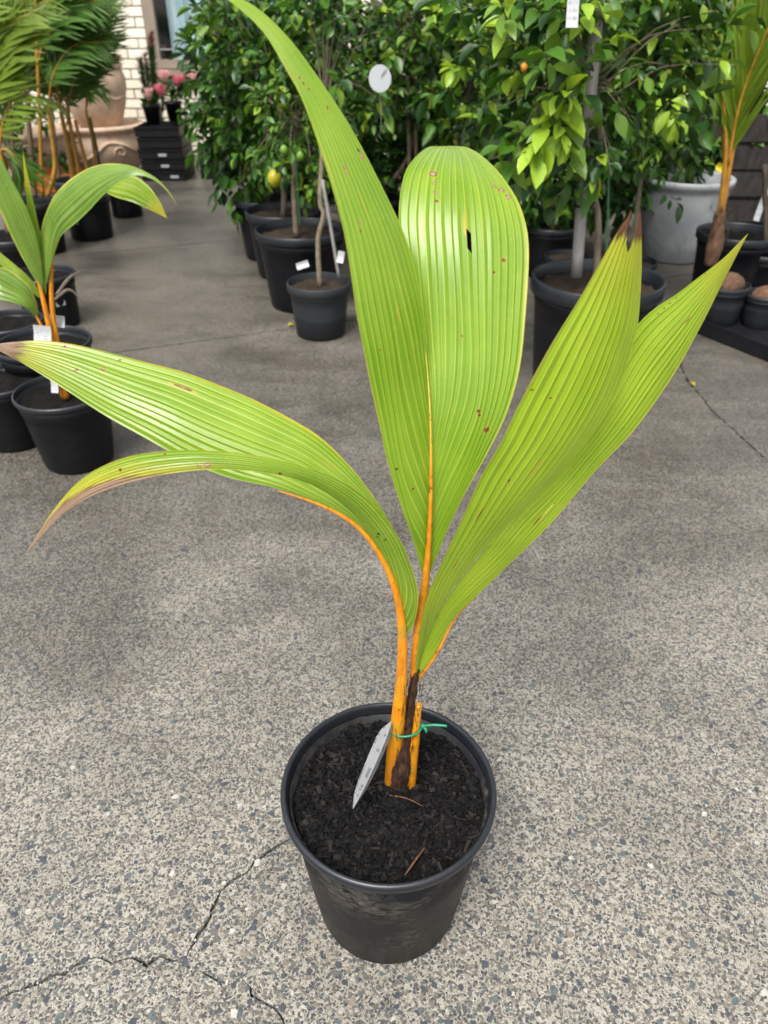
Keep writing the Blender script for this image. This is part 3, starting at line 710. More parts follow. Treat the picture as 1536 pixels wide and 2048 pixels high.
# right leaf: two lobes opening like a book
sp2 = [(830, 1362, .710), (858, 1275, .720), (905, 1180, .735), (975, 1090, .757), (1060, 1005, .785), (1140, 925, .815), (1200, 845, .845), (1240, 770, .872)]
C_O = [(830, 1362, .710), (836, 1280, .700), (855, 1195, .692), (888, 1112, .690), (925, 1030, .694), (960, 955, .702), (1000, 882, .714), (1045, 795, .732), (1092, 703, .755), (1150, 610, .785), (1202, 520, .815), (1238, 455, .838), (1257, 432, .848), (1262, 420, .85)]
C_I = sp2 + [(1262, 700, .885), (1276, 640, .893), (1283, 540, .895), (1284, 470, .885), (1280, 416, .875)]
def lobe_split(bm): pass
bm = lobe_bm(PS(C_O), PS(C_I), .12, 12, 66, .06, .125, notch=(.085, .45, .40), spread=.75)
D_O = [(830, 1362, .710), (868, 1310, .722), (905, 1240, .738), (955, 1190, .755), (1020, 1128, .785), (1100, 1048, .825), (1185, 948, .875), (1270, 858, .925), (1340, 760, .975), (1402, 650, 1.03), (1455, 545, 1.08), (1497, 466, 1.11)]
D_I = sp2[:4] + [(1030, 1010, .805), (1105, 930, .838), (1165, 850, .87), (1210, 765, .90)] + [(1245, 690, .92), (1290, 632, .945), (1362, 580, 1.0), (1440, 520, 1.06), (1497, 466, 1.11)]
lobe_bm(PS(D_O), PS(D_I), .12, 11, 66, .05, .125, bm=bm, j0=40, spread=.75)
bm.faces.ensure_lookup_table()
for f in bm.faces[24 * 66:]: f.material_index = 1
LM2b = mat_leaf('leaf_right_back', g1=(.235, .385, .008), g2=(.385, .53, .028), dry=1.2, yellow_tip=.80, spots=.45, seed=12.1, vein=(.52, .62, .08), vw=.10, vstr=.55, edge_w=.03, trans=.40)
add_spots(LM2, bm, pbase, [(1018, 961, 6, 'brown'), (1101, 796, 4, 'brown'), (1064, 780, 4, 'brown')])
add_spots(LM2b, bm, pbase, [(1352, 596, 3, 'dark'), (1340, 606, 3, 'brown'), (1328, 617, 3, 'dark'), (1316, 628, 3, 'brown'), (1400, 556, 3, 'brown'), (1410, 548, 3, 'brown')])
l2 = pobj('leaf', bm, [LM2, LM2b]); l2['label'] = 'broad leaf leaning right with two pointed lobes'
pobj('midrib', tube_bm(PS([(832, 1360, .717), (872, 1305, .728), (908, 1236, .746), (960, 1180, .768), (1030, 1095, .795), (1110, 1005, .83)]), [.0045, .004, .0032, .0022, .0014, .0006], 8, 40), M['midrib'], l2)
# left leaf: broad lobe to the left, narrow lobe curling down in front
sp3 = [(806, 1282, .706), (800, 1215, .702), (782, 1152, .700), (746, 1085, .698), (702, 1040, .697), (640, 1006, .697), (560, 978, .70)]
E_O = [(806, 1282, .706), (822, 1200, .712), (806, 1110, .716), (776, 1040, .722), (745, 990, .728), (712, 946, .734), (652, 882, .742), (590, 841, .748), (500, 797, .756), (400, 757, .764), (300, 727, .770), (200, 701, .775), (120, 685, .776), (55, 681, .776), (-30, 690, .772)]
E_I = sp3 + [(470, 958, .706), (390, 930, .714), (300, 880, .728), (220, 836, .742), (140, 785, .755), (60, 735, .766), (0, 703, .772), (-30, 690, .772)]
bm = lobe_bm(PS(E_O), PS(E_I), .34, 13, 66, .06, .20)
F_O = [(808, 1280, .700), (829, 1245, .694), (836, 1195, .688), (829, 1150, .684), (812, 1100, .680), (788, 1058, .678), (740, 1000, .672), (660, 951, .666), (560, 921, .660), (460, 905, .655), (370, 900, .652), (270, 910, .650), (200, 935, .646), (150, 970, .640), (110, 1018, .632), (76, 1068, .624), (50, 1108, .618)]
F_I = [(806, 1282, .704), (800, 1215, .698), (782, 1152, .696), (752, 1090, .692), (716, 1040, .684), (668, 997, .674), (610, 966, .664), (545, 948, .656), (470, 940, .650), (400, 940, .646), (310, 952, .642), (225, 975, .638), (165, 1000, .632), (118, 1035, .626), (82, 1075, .620), (50, 1108, .618)]
LM3b = mat_leaf('leaf_left_front', g1=(.135, .27, .012), g2=(.265, .395, .03), dry=.99, dry_s=.28, rag=.24, yellow_tip=.80, orange=.16, spots=1.1, seed=9.4, edge=(.50, .42, .03), edge_w=.05)
lobe_bm(PS(F_O), PS(F_I), .20, 8, 72, .10, .26, bm=bm, j0=60, spread=.25)
bm.faces.ensure_lookup_table(); nE = 26 * 66
for f in bm.faces[nE:]: f.material_index = 1
add_spots(LM3b, bm, pbase, [(757, 1068, 5, 'dark'), (755, 1074, 4, 'dark'), (771, 1080, 4, 'dark'), (760, 1118, 3, 'dark'), (415, 930, 9, 'pale'), (398, 933, 6, 'pale'), (560, 948, 5, 'brown'), (330, 908, 4, 'brown'), (240, 940, 5, 'brown')])
add_spots(LM3, bm, pbase, [(206, 738, 6, 'pale'), (152, 740, 5, 'brown'), (240, 720, 4, 'brown'), (245, 748, 3, 'brown'), (130, 692, 5, 'brown')])
l3 = pobj('leaf', bm, [LM3, LM3b]); l3['label'] = 'leaf arching left with yellow edges and dry brown tips'
# stems
pobj('petiole', tube_bm(PS([(784, 1590, .704), (786, 1560, .704), (790, 1500, .702), (796, 1440, .700), (803, 1360, .700), (805, 1282, .698), (799, 1215, .696), (780, 1150, .694), (744, 1086, .694), (700, 1042, .694), (638, 1009, .695), (556, 981, .699)]), [.0138, .0135, .0125, .0110, .0092, .0076, .0064, .0052, .0040, .0030, .0020, .0008], 14, 90), M['petiole'])['label'] = 'orange stem running on as the midrib of the left leaf'
pobj('petiole', tube_bm(PS([(817, 1592, .702), (819, 1566, .702), (825, 1500, .703), (833, 1440, .705), (838, 1408, .709)]), [.0100, .0098, .0090, .0045], 12, 30), M['petiole'])['label'] = 'short cut orange stem on the right'
shb = tube_bm(PS([(796, 1600, .697), (797, 1578, .697), (801, 1540, .697), (806, 1500, .701), (815, 1455, .705), (821, 1410, .708), (829, 1360, .710), (836, 1338, .712)]), [.0125, .0132, .0150, .0132, .0092, .0072, .0062, .0030], 20, 70)
for v in shb.verts: v.co += v.normal * 0 + Vector((mnoise.noise(v.co * 95), mnoise.noise(v.co * 95 + Vector((7, 0, 0))), 0)) * .0020 + Vector((mnoise.noise(Vector((v.co.x * 500, v.co.y * 500, v.co.z * 45))), mnoise.noise(Vector((v.co.x * 500 + 9, v.co.y * 500, v.co.z * 45))), 0)) * .0022
pobj('sheath', shb, M['fibre'])['label'] = 'brown fibrous sheath round the stems'
bm = bmesh.new(); rg = random.Random(8)
for i in range(110):
    t = rg.random() ** 1.4; c = P(797 + 30 * t, 1576 - 216 * t, .692 + .014 * t); a = c + Vector((rg.uniform(-.014, .014), rg.uniform(-.016, -.004), rg.uniform(-.01, .01)))
    tube_bm([a, a + Vector((rg.uniform(-.004, .004), rg.uniform(-.003, .001), rg.uniform(.012, .03)))], [.0005, .0002], 4, 4, bm=bm)
hf = pobj('fibre', bm, M['fibre']); hf['kind'] = 'stuff'
pobj('root_stub', tube_bm(PS([(797, 1586, .692), (797, 1566, .693), (796, 1550, .697)]), [.0055, .0062, .003], 8, 10), M['midrib'])
# green tie round the stems, with a knot and a tail
tie_c = P(810, 1452, .706); bm = bmesh.new()
tl = thing('plant_tie', 'green plastic tie knotted round the orange stems of the foreground palm', 'tie', tie_c)
ring = [tie_c + Vector((.0245 * math.cos(a), -.002 + .0175 * math.sin(a), .002 * math.cos(a))) for a in np.linspace(0, 2 * math.pi, 17)]
bm = tube_bm(ring, [.0019, .0019], 6, 48); shift(bm, tie_c); obj('loop', bm, M['tie'], tl)
k0 = P(846, 1452, .694)
bm = tube_bm([k0, P(868, 1450, .692), P(894, 1452, .690)], [.0020, .0022, .0021], 6, 14); shift(bm, tie_c); obj('tail', bm, M['tie'], tl)
bm = tube_bm([k0, P(851, 1458, .689), P(853, 1464, .688)], [.0018, .0022, .0024], 6, 10); shift(bm, tie_c); obj('tail', bm, M['tie'], tl)
bm = bmesh.new(); bmesh.ops.create_icosphere(bm, subdivisions=2, radius=.0036); bmesh.ops.translate(bm, verts=bm.verts, vec=k0 - tie_c); obj('knot', bm, M['tie'], tl, smooth=True)
# folded hanging label
t0, t1 = P(783, 1444, .690), P(706, 1616, .640)
ax = (t1 - t0); L = ax.length; ax.normalize(); side = ax.cross(Vector((.25, -.9, .35))).normalized(); nrm = side.cross(ax)
bm = bmesh.new(); uvl = (bm.loops.layers.uv.get('UVMap') or bm.loops.layers.uv.new('UVMap'))
rows = []
for k, (t, w) in enumerate(((0, .0015), (.10, .010), (.2, .0135), (.45, .0135), (.7, .0125), (.85, .009), (1.0, .0008))):
    c = t0 + ax * (L * t); bend = math.sin(t * 3.1) * .004
    rows.append([bm.verts.new(c + side * w * .75 + nrm * (bend - w * .55)), bm.verts.new(c - side * w * .1 + nrm * (bend + .002)), bm.verts.new(c - side * w * .8 + nrm * (bend - w * .5))])
for k in range(6):
    for i in (0, 1):
        f = bm.faces.new((rows[k][i], rows[k][i + 1], rows[k + 1][i + 1], rows[k + 1][i])); f.smooth = False
        for l, (uu, vv) in zip(f.loops, ((i / 2, k / 6), ((i + 1) / 2, k / 6), ((i + 1) / 2, (k + 1) / 6), (i / 2, (k + 1) / 6))): l[uvl].uv = (vv, uu * .5 + .2)
bmesh.ops.solidify(bm, geom=bm.faces[:], thickness=.0007); shift(bm, t0)
o = obj('plant_label', bm, M['white_print'], loc=t0); tag(o, 'folded white plant label hanging from the green tie over the soil', 'label')

KY = 1.0
# ================================================================== CITRUS TREES
def citrus_leaf_mesh(name, mat, wid=.42, bend=.25, fold=.18):
    st = ((0, 0), (.12, .42), (.33, .92), (.55, 1.0), (.78, .66), (1.0, 0)); vs, fs = [], []
    prev = None
    for t, w in st:
        z = -bend * t * t; hw = wid * .5 * w
        if w == 0: vs.append((t, 0, z)); cur = (len(vs) - 1,)
        else:
            k = len(vs); vs += [(t, -hw, z + fold * hw * 1.2), (t, 0, z), (t, hw, z + fold * hw * 1.2)]; cur = (k, k + 1, k + 2)
        if prev is not None:
            if len(prev) == 1: fs += [(prev[0], cur[0], cur[1]), (prev[0], cur[1], cur[2])]
            elif len(cur) == 1: fs += [(prev[0], cur[0], prev[1]), (prev[1], cur[0], prev[2])]
            else: fs += [(prev[0], cur[0], cur[1], prev[1]), (prev[1], cur[1], cur[2], prev[2])]
        prev = cur
    me = bpy.data.meshes.new(name); me.from_pydata(vs, [], fs); me.materials.append(M[mat])
    me.polygons.foreach_set('use_smooth', [True] * len(fs))
    return me, np.array(vs), fs
LEAF = {}
for mname in ('cit_dark', 'cit_mid', 'cit_lite', 'cit_lime', 'cit_yell'):
    LEAF[mname] = [citrus_leaf_mesh('leaf', mname, w, b_, f_) for w, b_, f_ in ((.52, .20, .40), (.58, .02, .70), (.46, .40, .30))]
def frame(d, up):
    x = d.normalized(); y = up.cross(x)
    if y.length < 1e-3: y = Vector((0, 1, 0)).cross(x)
    y.normalize(); z = x.cross(y)
    return Matrix((x, y, z)).transposed()
CAMV = Vector((0, 0, CAMH))
def add_leaves(root, base, leaves, n_ind, rnd):
    """leaves: (pos, rot3x3, size, material). The nearest to the camera become leaf objects, the rest one mass"""
    def key(l):
        d = (l[0] - CAMV); c = d.y * CP - (d.z) * SP
        px = d.x / max(c, .1) * FPX + 768; py = 1024 - (d.y * SP + d.z * CP) / max(c, .1) * FPX
        vis = 0 <= px <= 1536 and 0 <= py <= 2048
        return (0 if vis else 1, d.length - l[2] * 3)
    leaves.sort(key=key)
    for p_, rot, s, m_ in leaves[:n_ind]:
        me = rnd.choice(LEAF[m_])[0]
        o = bpy.data.objects.new('leaf', me); COL.objects.link(o); o.parent = root
        o.matrix_local = Matrix.Translation(p_ - base) @ rot.to_4x4() @ Matrix.Diagonal((s, s, s, 1))
    mats = list(LEAF); V, F, MI, k0 = [], [], [], 0
    for p_, rot, s, m_ in leaves[n_ind:]:
        _, v, fs = LEAF[m_][rnd.randrange(3)]
        V.append(v @ (np.array(rot).T * s) + np.array(p_ - base)); F += [tuple(i + k0 for i in f) for f in fs]; MI += [mats.index(m_)] * len(fs); k0 += len(v)
    if V:
        me = bpy.data.meshes.new('foliage'); me.from_pydata(np.concatenate(V).tolist(), [], F)
        o = obj('foliage', me, [M[m_] for m_ in mats], root, smooth=True); me.polygons.foreach_set('material_index', MI); o['kind'] = 'stuff'
def cluster(c, dirv, n, size, mats, wts, rnd, droop=.22):
    out = []; dirv = dirv.normalized(); tw = size * 1.5
    side = dirv.cross(Vector((0, 0, 1))); side = (side if side.length > .05 else Vector((1, 0, 0))).normalized(); up = side.cross(dirv)
    for k in range(n):
        t = (k + .5) / n; a = k * 2.4 + rnd.random()
        rad = side * math.cos(a) + up * math.sin(a)
        d = dirv * (.35 + .5 * t) + rad * (.95 - .4 * t) + Vector((0, 0, -droop * rnd.uniform(.3, 1.5)))
        p_ = c + dirv * (tw * (t - .5)) + rad * .006
        nu = (Vector((0, 0, .9)) + rad * .3 + dirv * .25 + Vector((rnd.uniform(-.6, .6), rnd.uniform(-.6, .6), rnd.uniform(-.3, .3))))
        out.append((p_, frame(d, nu), size * rnd.uniform(.5, 1.2), rnd.choices(mats, wts)[0]))
    return out
GT = 'potted citrus trees in the dense row behind'
def citrus(label, base, crown, rad, ncl, size, wts, seed, trunk=None, tr=.012, extra=(), nl=8, n_ind=300, group=GT, fruits=(), bark='bark', mats=('cit_dark', 'cit_mid', 'cit_lite', 'cit_lime', 'cit_yell')):
    rnd = random.Random(seed); root = thing('citrus_tree', label, 'tree', base, group)
    crown = Vector(crown); rad = Vector(rad); tp = trunk or [base, base.lerp(crown, .5) + Vector((rnd.uniform(-.03, .03), 0, 0)), crown]
    tp = [Vector(q) for q in tp]
    bm = tube_bm(tp, [tr * 1.2, tr, tr * .8], 9); shift(bm, base); obj('trunk', bm, M[bark], root)
    leaves, limbs = [], bmesh.new()
    for i in range(ncl):
        v = Vector((rnd.gauss(0, 1), rnd.gauss(0, 1), rnd.gauss(0, 1))).normalized() * (rnd.random() ** .42)
        c = crown + Vector((v.x * rad.x, v.y * rad.y, v.z * rad.z))
        lump = mnoise.noise(c * 4.0 + Vector((seed, 0, 0)))
        if lump < -.25: continue
        dv = Vector((v.x, v.y, v.z * .8 + .15)) + Vector((rnd.uniform(-.5, .5), rnd.uniform(-.5, .5), rnd.uniform(-.5, .4)))
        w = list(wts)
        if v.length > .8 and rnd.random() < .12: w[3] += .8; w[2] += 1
        leaves += cluster(c, dv, nl, size * rnd.uniform(.8, 1.15), mats, w, rnd)
        if i % 4 == 0:
            s0 = tp[-1].lerp(tp[-2], rnd.uniform(0, .5)); md = s0.lerp(c, .55) + Vector((0, 0, .04))
            tube_bm([s0, md, c + dv.normalized() * size], [tr * .28, tr * .2, tr * .1], 5, 7, bm=limbs)
    for (px, py, Y, n, sz, dv, m_, w) in extra:
        c = P(px, py, Y); leaves += cluster(c, Vector(dv), n, sz, m_, w, rnd, .35)
        if (tp[-1] - c).length < .42: tube_bm([tp[-1], tp[-1].lerp(c, .6) + Vector((0, 0, .05)), c], [tr * .24, tr * .17, tr * .08], 5, 8, bm=limbs)
    if len(limbs.verts): shift(limbs, base); obj('limbs', limbs, M[bark], root)
    add_leaves(root, base, leaves, n_ind, rnd)
    for (px, py, Y, r_, m_) in fruits:
        bm = bmesh.new(); bmesh.ops.create_uvsphere(bm, u_segments=20, v_segments=14, radius=r_)
        for v in bm.verts:
            t = v.co.z / r_; v.co.z *= 1.12
            if abs(t) > .9: v.co.z *= 1.08
        o = obj('fruit', bm, M[m_], root, P(px, py, Y) - base, smooth=True)
    return root

GP = 'black plastic nursery pots'
p1 = pot(600, 455, 182, 'big black pot in the middle row, with brown mulch and an upright slim trunk', rim_h=.09, taper=.76)
p2 = pot(637, 562, 128, 'small faded charcoal pot with a pale water mark, in front of the bigger black pot', mat='pot_grey', rim_h=.13, taper=.78)
p3 = pot(566, 418, 152, 'black pot half hidden behind the big pot with brown mulch', taper=.78)
p4 = pot(535, 392, 138, 'farthest left black pot of the citrus row, under drooping leaves', taper=.78)
p5 = pot(1105, 447, 118, 'black pot behind the arched leaf, left of the grey stake', taper=.8)
p6 = pot(1196, 552, 263, 'biggest black pot, holding the grey timber stake', rim_h=.115, taper=.8, mat='pot_far')
p7 = pot(1262, 520, 104, 'small black pot tucked behind the staked pot, nearer the white planter', taper=.8)
p8 = pot(1135, 510, 90, 'low black pot squeezed in behind the left rim of the staked pot', taper=.8)
p15 = pot(745, 395, 120, 'dark pot behind the tall leaf in the back of the citrus row', taper=.8)
p16 = pot(900, 395, 130, 'black pot in the shadow below the middle citrus trees', taper=.8)
sticker(p2, 0, 0, 0, 0) if False else None

def top(p, dx=0, dy=0): return p[1] + Vector((dx, dy, p[4]))
# front and middle trees
b = top(p4); citrus('dark bushy citrus tree at the left end of the row with drooping leaves', b, P(492, 205, b.y), (.33, .36, .62), 230, .084, (5, 4, .9, .15, 0), 21, tr=.014,
    extra=[(440, 370, b.y - .1, 11, .10, (-.3, -.3, -.8), ('cit_dark', 'cit_mid'), (2, 1)), (470, 405, b.y - .1, 10, .095, (.1, -.3, -1), ('cit_dark', 'cit_mid'), (2, 1)), (412, 240, b.y, 11, .10, (-.9, -.2, -.3), ('cit_mid', 'cit_dark'), (2, 2)), (480, 50, b.y, 10, .10, (-.5, -.2, .3), ('cit_mid', 'cit_lite'), (2, 1))])
b = top(p3); citrus('upright citrus tree with a lone yellow lemon hanging low', b, P(545, 130, b.y), (.36, .32, .55), 170, .074, (4, 4, 1.3, .3, 0), 22, tr=.013, fruits=[(549, 357, b.y - .28, .036, 'lemon')])
b = top(p1, -.02); citrus('fine leaved citrus tree with pale young shoots, in the big mulched pot', b, P(600, 235, b.y - .02), (.24, .24, .36), 110, .052, (2, 4, 2, .6, 0), 23, trunk=[b, P(588, 370, b.y), P(592, 230, b.y)], tr=.013, bark='bark',
    fruits=[(640, 130, b.y - .2, .022, 'green_fruit'), (568, 300, b.y - .25, .018, 'green_fruit'), (600, 312, b.y - .25, .018, 'green_fruit')])
b = top(p2, .005); citrus('slender curved citrus tree rising from the small charcoal pot', b, P(665, 60, b.y + .25), (.30, .26, .42), 75, .072, (4, 3, 1, .2, 0), 24, trunk=[b, P(636, 480, b.y + .03), P(648, 430, b.y + .05), P(640, 390, b.y + .06), P(655, 150, b.y + .2)], tr=.0105)
b = top(p15); citrus('broad leaved tree with a forked trunk between twin brown stakes', b, P(770, 110, b.y), (.42, .32, .50), 170, .078, (3.5, 4, 1.7, .35, 0), 25, trunk=[b, P(822, 300, b.y), P(826, 150, b.y), P(842, 30, b.y)], tr=.012,
    extra=[(672, 35, b.y - .3, 8, .10, (-.3, -.6, .1), ('cit_mid', 'cit_lite'), (1, 1)), (790, 110, b.y - .3, 8, .10, (-.3, -.6, -.1), ('cit_mid', 'cit_lite'), (1, 1))])
b = top(p16); citrus('citrus tree with a pale green spray of new leaves near the middle', b, P(940, 150, b.y), (.40, .34, .55), 200, .076, (3.5, 4, 1.9, .5, 0), 26, tr=.013,
    extra=[(925, 130, b.y - .42, 18, .098, (-.7, -.5, -.2), ('cit_lime', 'cit_lite'), (3, 1)), (870, 40, b.y - .35, 11, .085, (-.2, -.4, .5), ('cit_lite', 'cit_lime'), (2, 1)), (950, 60, b.y - .35, 12, .09, (.2, -.4, .6), ('cit_lite', 'cit_lime'), (2, 1)), (985, 250, b.y - .3, 9, .085, (-.3, -.5, -.4), ('cit_lite', 'cit_mid'), (1, 1))])
b = top(p5); citrus('low shaded citrus bush behind the arched palm leaf', b, P(1090, 300, b.y), (.36, .26, .42), 100, .078, (5, 3, .4, 0, 0), 27, tr=.010, extra=[(1060, 410, b.y - .1, 10, .085, (0, -.5, -.8), ('cit_dark', 'cit_mid'), (1, 1))])
b = top(p6, .005, .02); citrus('large citrus tree with glossy lime green sprays beside the grey stake', b, P(1160, 95, b.y + .05), (.50, .36, .46), 230, .080, (3.5, 4, 2.0, .6, 0), 28, trunk=[b, P(1196, 440, b.y), P(1186, 380, b.y), P(1200, 280, b.y), P(1185, 150, b.y)], tr=.0125,
    extra=[(1085, 270, b.y - .27, 18, .098, (-.4, -.4, -.7), ('cit_lime', 'cit_lite'), (1, 1)), (1125, 190, b.y - .28, 9, .085, (.1, -.6, .1), ('cit_lime',), (1,)), (1120, 250, b.y - .26, 16, .095, (.15, -.5, -.8), ('cit_lite', 'cit_lime'), (1, 2)), (1010, 30, b.y - .3, 12, .08, (-.3, -.5, .4), ('cit_lite', 'cit_lime'), (1, 1)),
           (1030, 280, b.y - .2, 9, .09, (-.7, -.4, -.3), ('cit_lite', 'cit_mid'), (2, 1)), (1165, 30, b.y - .3, 9, .09, (-.1, -.5, .5), ('cit_lime', 'cit_lite'), (1, 1)), (1095, 120, b.y - .3, 10, .10, (-.2, -.5, .2), ('cit_lite', 'cit_mid'), (1, 1))],
    fruits=[(1048, 135, b.y - .1, .012, 'orange_fruit')])
b = top(p7); citrus('citrus tree with a bright fan of young leaves, in front of the white planter', b, P(1310, 120, b.y + .05), (.38, .34, .50), 190, .080, (3.5, 4, 2.0, .5, 0), 29, tr=.010,
    extra=[(1345, 225, b.y - .38, 13, .098, (.1, -.6, -.5), ('cit_lime', 'cit_lite'), (4, 1)), (1355, 160, b.y - .3, 9, .085, (.6, -.4, .2), ('cit_lite', 'cit_lime'), (2, 1)), (1400, 230, b.y - .1, 8, .085, (.8, -.3, -.4), ('cit_mid', 'cit_lite'), (1, 1)), (1310, 330, b.y - .05, 9, .085, (.4, -.5, -.7), ('cit_dark', 'cit_mid'), (1, 1)), (1370, 60, b.y - .3, 9, .095, (.5, -.4, .3), ('cit_mid', 'cit_lite'), (2, 1))])
# back rows closing the view
back = [(500, 6.2, 140, 'deep green tree at the back just right of the house window'), (620, 6.1, 120, 'dim tree at the back behind the lemon tree'), (760, 6.0, 130, 'shaded back row tree directly behind the twin stakes'),
        (900, 5.9, 130, 'shaded back row tree above the arched leaf'), (1040, 5.7, 130, 'back row tree left of the grey stake'), (1190, 5.6, 130, 'back row tree behind the grey stake top'), (1330, 5.5, 130, 'back row tree behind the white planter'), (1470, 5.3, 120, 'dim back row tree behind the right hand palm')]
for i, (px, Y, py, lab) in enumerate(back):
    g = P(px, 360, Y); g.z = .02
    cx = P(px, 170, Y); rd = (.28 if px == 500 else .52, .32, .85)
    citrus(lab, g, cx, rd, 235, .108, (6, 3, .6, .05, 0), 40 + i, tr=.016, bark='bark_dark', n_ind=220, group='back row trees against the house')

low = [(700, 5.0, 330, 'low shaded shrub behind the slim curved trunk'), (800, 5.2, 320, 'low shaded shrub at the foot of the twin brown stakes'), (930, 5.0, 330, 'low shaded shrub hidden behind the arched leaf top'), (1045, 4.9, 340, 'low shaded shrub right of the arched leaf'),
       (1150, 4.6, 350, 'low shaded shrub behind the thick grey stake foot'), (1240, 4.7, 340, 'low shaded shrub between the grey stake and the white planter'), (1300, 5.2, 320, 'low shaded shrub just left behind the white planter'), (615, 5.3, 340, 'low shaded shrub behind the mulched pot'), (1440, 5.2, 300, 'low shaded shrub behind the right side of the white planter')]
for i, (px, Y, py, lab) in enumerate(low):
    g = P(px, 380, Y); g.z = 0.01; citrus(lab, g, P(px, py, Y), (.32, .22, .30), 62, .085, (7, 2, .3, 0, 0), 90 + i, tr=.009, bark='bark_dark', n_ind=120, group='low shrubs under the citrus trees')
# stakes
def stake(label, pts, r_, mat='stake', name='stake', group=None):
    base = Vector(pts[0]); bm = tube_bm(pts, [r_, r_], 9, 12); shift(bm, base)
    o = obj(name, bm, M[mat], loc=base); return tag(o, label, 'stake', group)
b = top(p6); stake('thick pale grey timber stake standing in the biggest black pot', [P(1153, 553, b.y - .02), P(1168, 350, b.y - .02), P(1186, 130, b.y - .02), P(1200, -60, b.y - .02)], .0215)
b = top(p15); stk = [stake('left one of the twin brown stakes beside the round white tag', [P(820, 400, b.y - .06), P(816, 150, b.y - .06)], .012, 'bark'), stake('right one of the twin brown stakes beside the round white tag', [P(833, 400, b.y - .05), P(831, 140, b.y - .05)], .012, 'bark')]
b = top(p2); stake('thin grey stick leaning in the small charcoal pot', [P(678, 556, b.y), P(664, 470, b.y), P(645, 360, b.y)], .0075, 'stake')
b = top(p1); stake('thin green cane beside the trunk in the mulched pot', [P(600, 455, b.y - .05), P(590, 300, b.y - .05)], .004, 'bamboo')
b = top(p7); stake('thin green cane to the right of the thick timber stake', [P(1212, 530, b.y), P(1216, 430, b.y), P(1218, 330, b.y)], .005, 'bamboo')
b = top(p6); c0 = P(1166, 410, b.y - .03)
bm = tube_bm([c0 + Vector((.03 * math.cos(a), .027 * math.sin(a), .004 * math.sin(a))) for a in np.linspace(0, 6.283, 13)], [.004, .004], 6, 30); tube_bm([c0 + Vector((.03, 0, 0)), P(1190, 405, b.y - .02)], [.004, .004], 6, 6, bm=bm); shift(bm, c0)
tag(obj('stake_tie', bm, M['crate'], loc=c0), 'black tie joining the timber stake to the citrus trunk', 'tie')

# hanging tags
def hang_card(label, px, py, Y, w, h, name='plant_label', mat='white_print', rot=0.0, yaw=0.0, group=None):
    c = P(px, py, Y); o = obj(name, card_bm(w, h, .001, .004), M[mat], loc=c); o.rotation_euler = (-.25, rot, yaw)
    return tag(o, label, 'label', group)
hang_card('long white plant label hanging at the top edge of the citrus tree', 1147, 8, 2.55, .034, .115)
c = P(760, 157, 3.3); bm = bmesh.new(); uvl = (bm.loops.layers.uv.get('UVMap') or bm.loops.layers.uv.new('UVMap'))
for y_ in (0, .0015): pass
ring0 = [bm.verts.new((.043 * math.cos(a), 0, .047 * math.sin(a))) for a in np.linspace(0, 6.283, 33)[:-1]]; ring1 = [bm.verts.new((v.co.x, .002, v.co.z)) for v in ring0]
for vs in (ring0, ring1[::-1]):
    f = bm.faces.new(vs)
    for l in f.loops: l[uvl].uv = (l.vert.co.x / .09 + .5, l.vert.co.z / .1 + .5)
for i in range(32): bm.faces.new((ring0[i], ring1[i], ring1[(i + 1) % 32], ring0[(i + 1) % 32]))
def mat_round():
    bb = NB('round_tag_print'); x, y, _ = bb.xyz(bb.uv()); cx = bb.math('ABSOLUTE', bb.math('ADD', bb.math('SUBTRACT', bb.math('MULTIPLY', x, 0.9), y), .05))
    f = bb.math('MULTIPLY', bb.mr(cx, .04, .12, .75, 0), bb.math('MULTIPLY', bb.mr(x, .5, .6), bb.mr(x, .85, .75)))
    return bb.bsdf(bb.mix(f, (.33, .35, .36), (.07, .08, .08)), .4, .5)
rt_ = thing('round_tag', 'round white tag on a thin wire among the dark citrus leaves', 'tag', c); o = obj('disc', bm, mat_round(), rt_); o.rotation_euler = (-.2, 0, .1)
bm = tube_bm([Vector((0, .004, -.045)), Vector((.004, .01, -.14)), Vector((.0, .02, -.20))], [.0009, .0009], 5, 8); obj('wire', bm, M['wire'], rt_)
b = top(p2); q = P(605, 530, b.y - .04); bm = card_bm(.055, .03, .001, .006); o = obj('plant_label', bm, M['white_print'], loc=q); o.rotation_euler = (-.5, -.25, .2); tag(o, 'small white label poking out of the small charcoal pot', 'label')
q = P(681, 514, b.y - .02); o = obj('plant_label', card_bm(.03, .05, .001, .004), M['white_print'], loc=q); o.rotation_euler = (-.3, .15, -.2); tag(o, 'white label on the thin stick beside the tall palm leaf', 'label')

# ================================================================== WHITE PLANTER AND RIGHT SIDE
wb = P(1376, 352, 4.74); wc = Vector((wb.x, wb.y, 0)); h = wb.z; rt2 = .268
prof = [(.165, .001), (.178, .012), (.205, h * .25), (.232, h * .55), (.247, h * .85), (.250, h - .045), (.262, h - .040), (rt2, h - .020), (rt2, h - .006), (rt2 - .006, h), (rt2 - .028, h), (rt2 - .034, h - .008), (.225, h * .6), (.2, h * .5)]
wp = obj('planter', lathe_bm(prof, 64), M['whitepot'], loc=wc); tag(wp, 'large white glazed planter with grey scuffs, empty inside except a thin plant', 'planter')
obj('soil', lathe_bm([(.224, h * .62), (.1, h * .63), (.002, h * .64)], 32, cap0=False), M['soil'], wp)
rnd = random.Random(77); b = wc + Vector((0, 0, h * .62)); citrus('small leafy sapling growing in the white planter', b, P(1360, 290, 4.72), (.22, .18, .20), 34, .085, (4, 3, 1, 0, 0), 61, tr=.006, n_ind=250, group=None,
    extra=[(1290, 385, 4.45, 9, .09, (-.4, -.6, -.6), ('cit_dark', 'cit_mid'), (1, 1)), (1345, 400, 4.45, 6, .08, (.5, -.6, -.3), ('cit_dark',), (1,))])
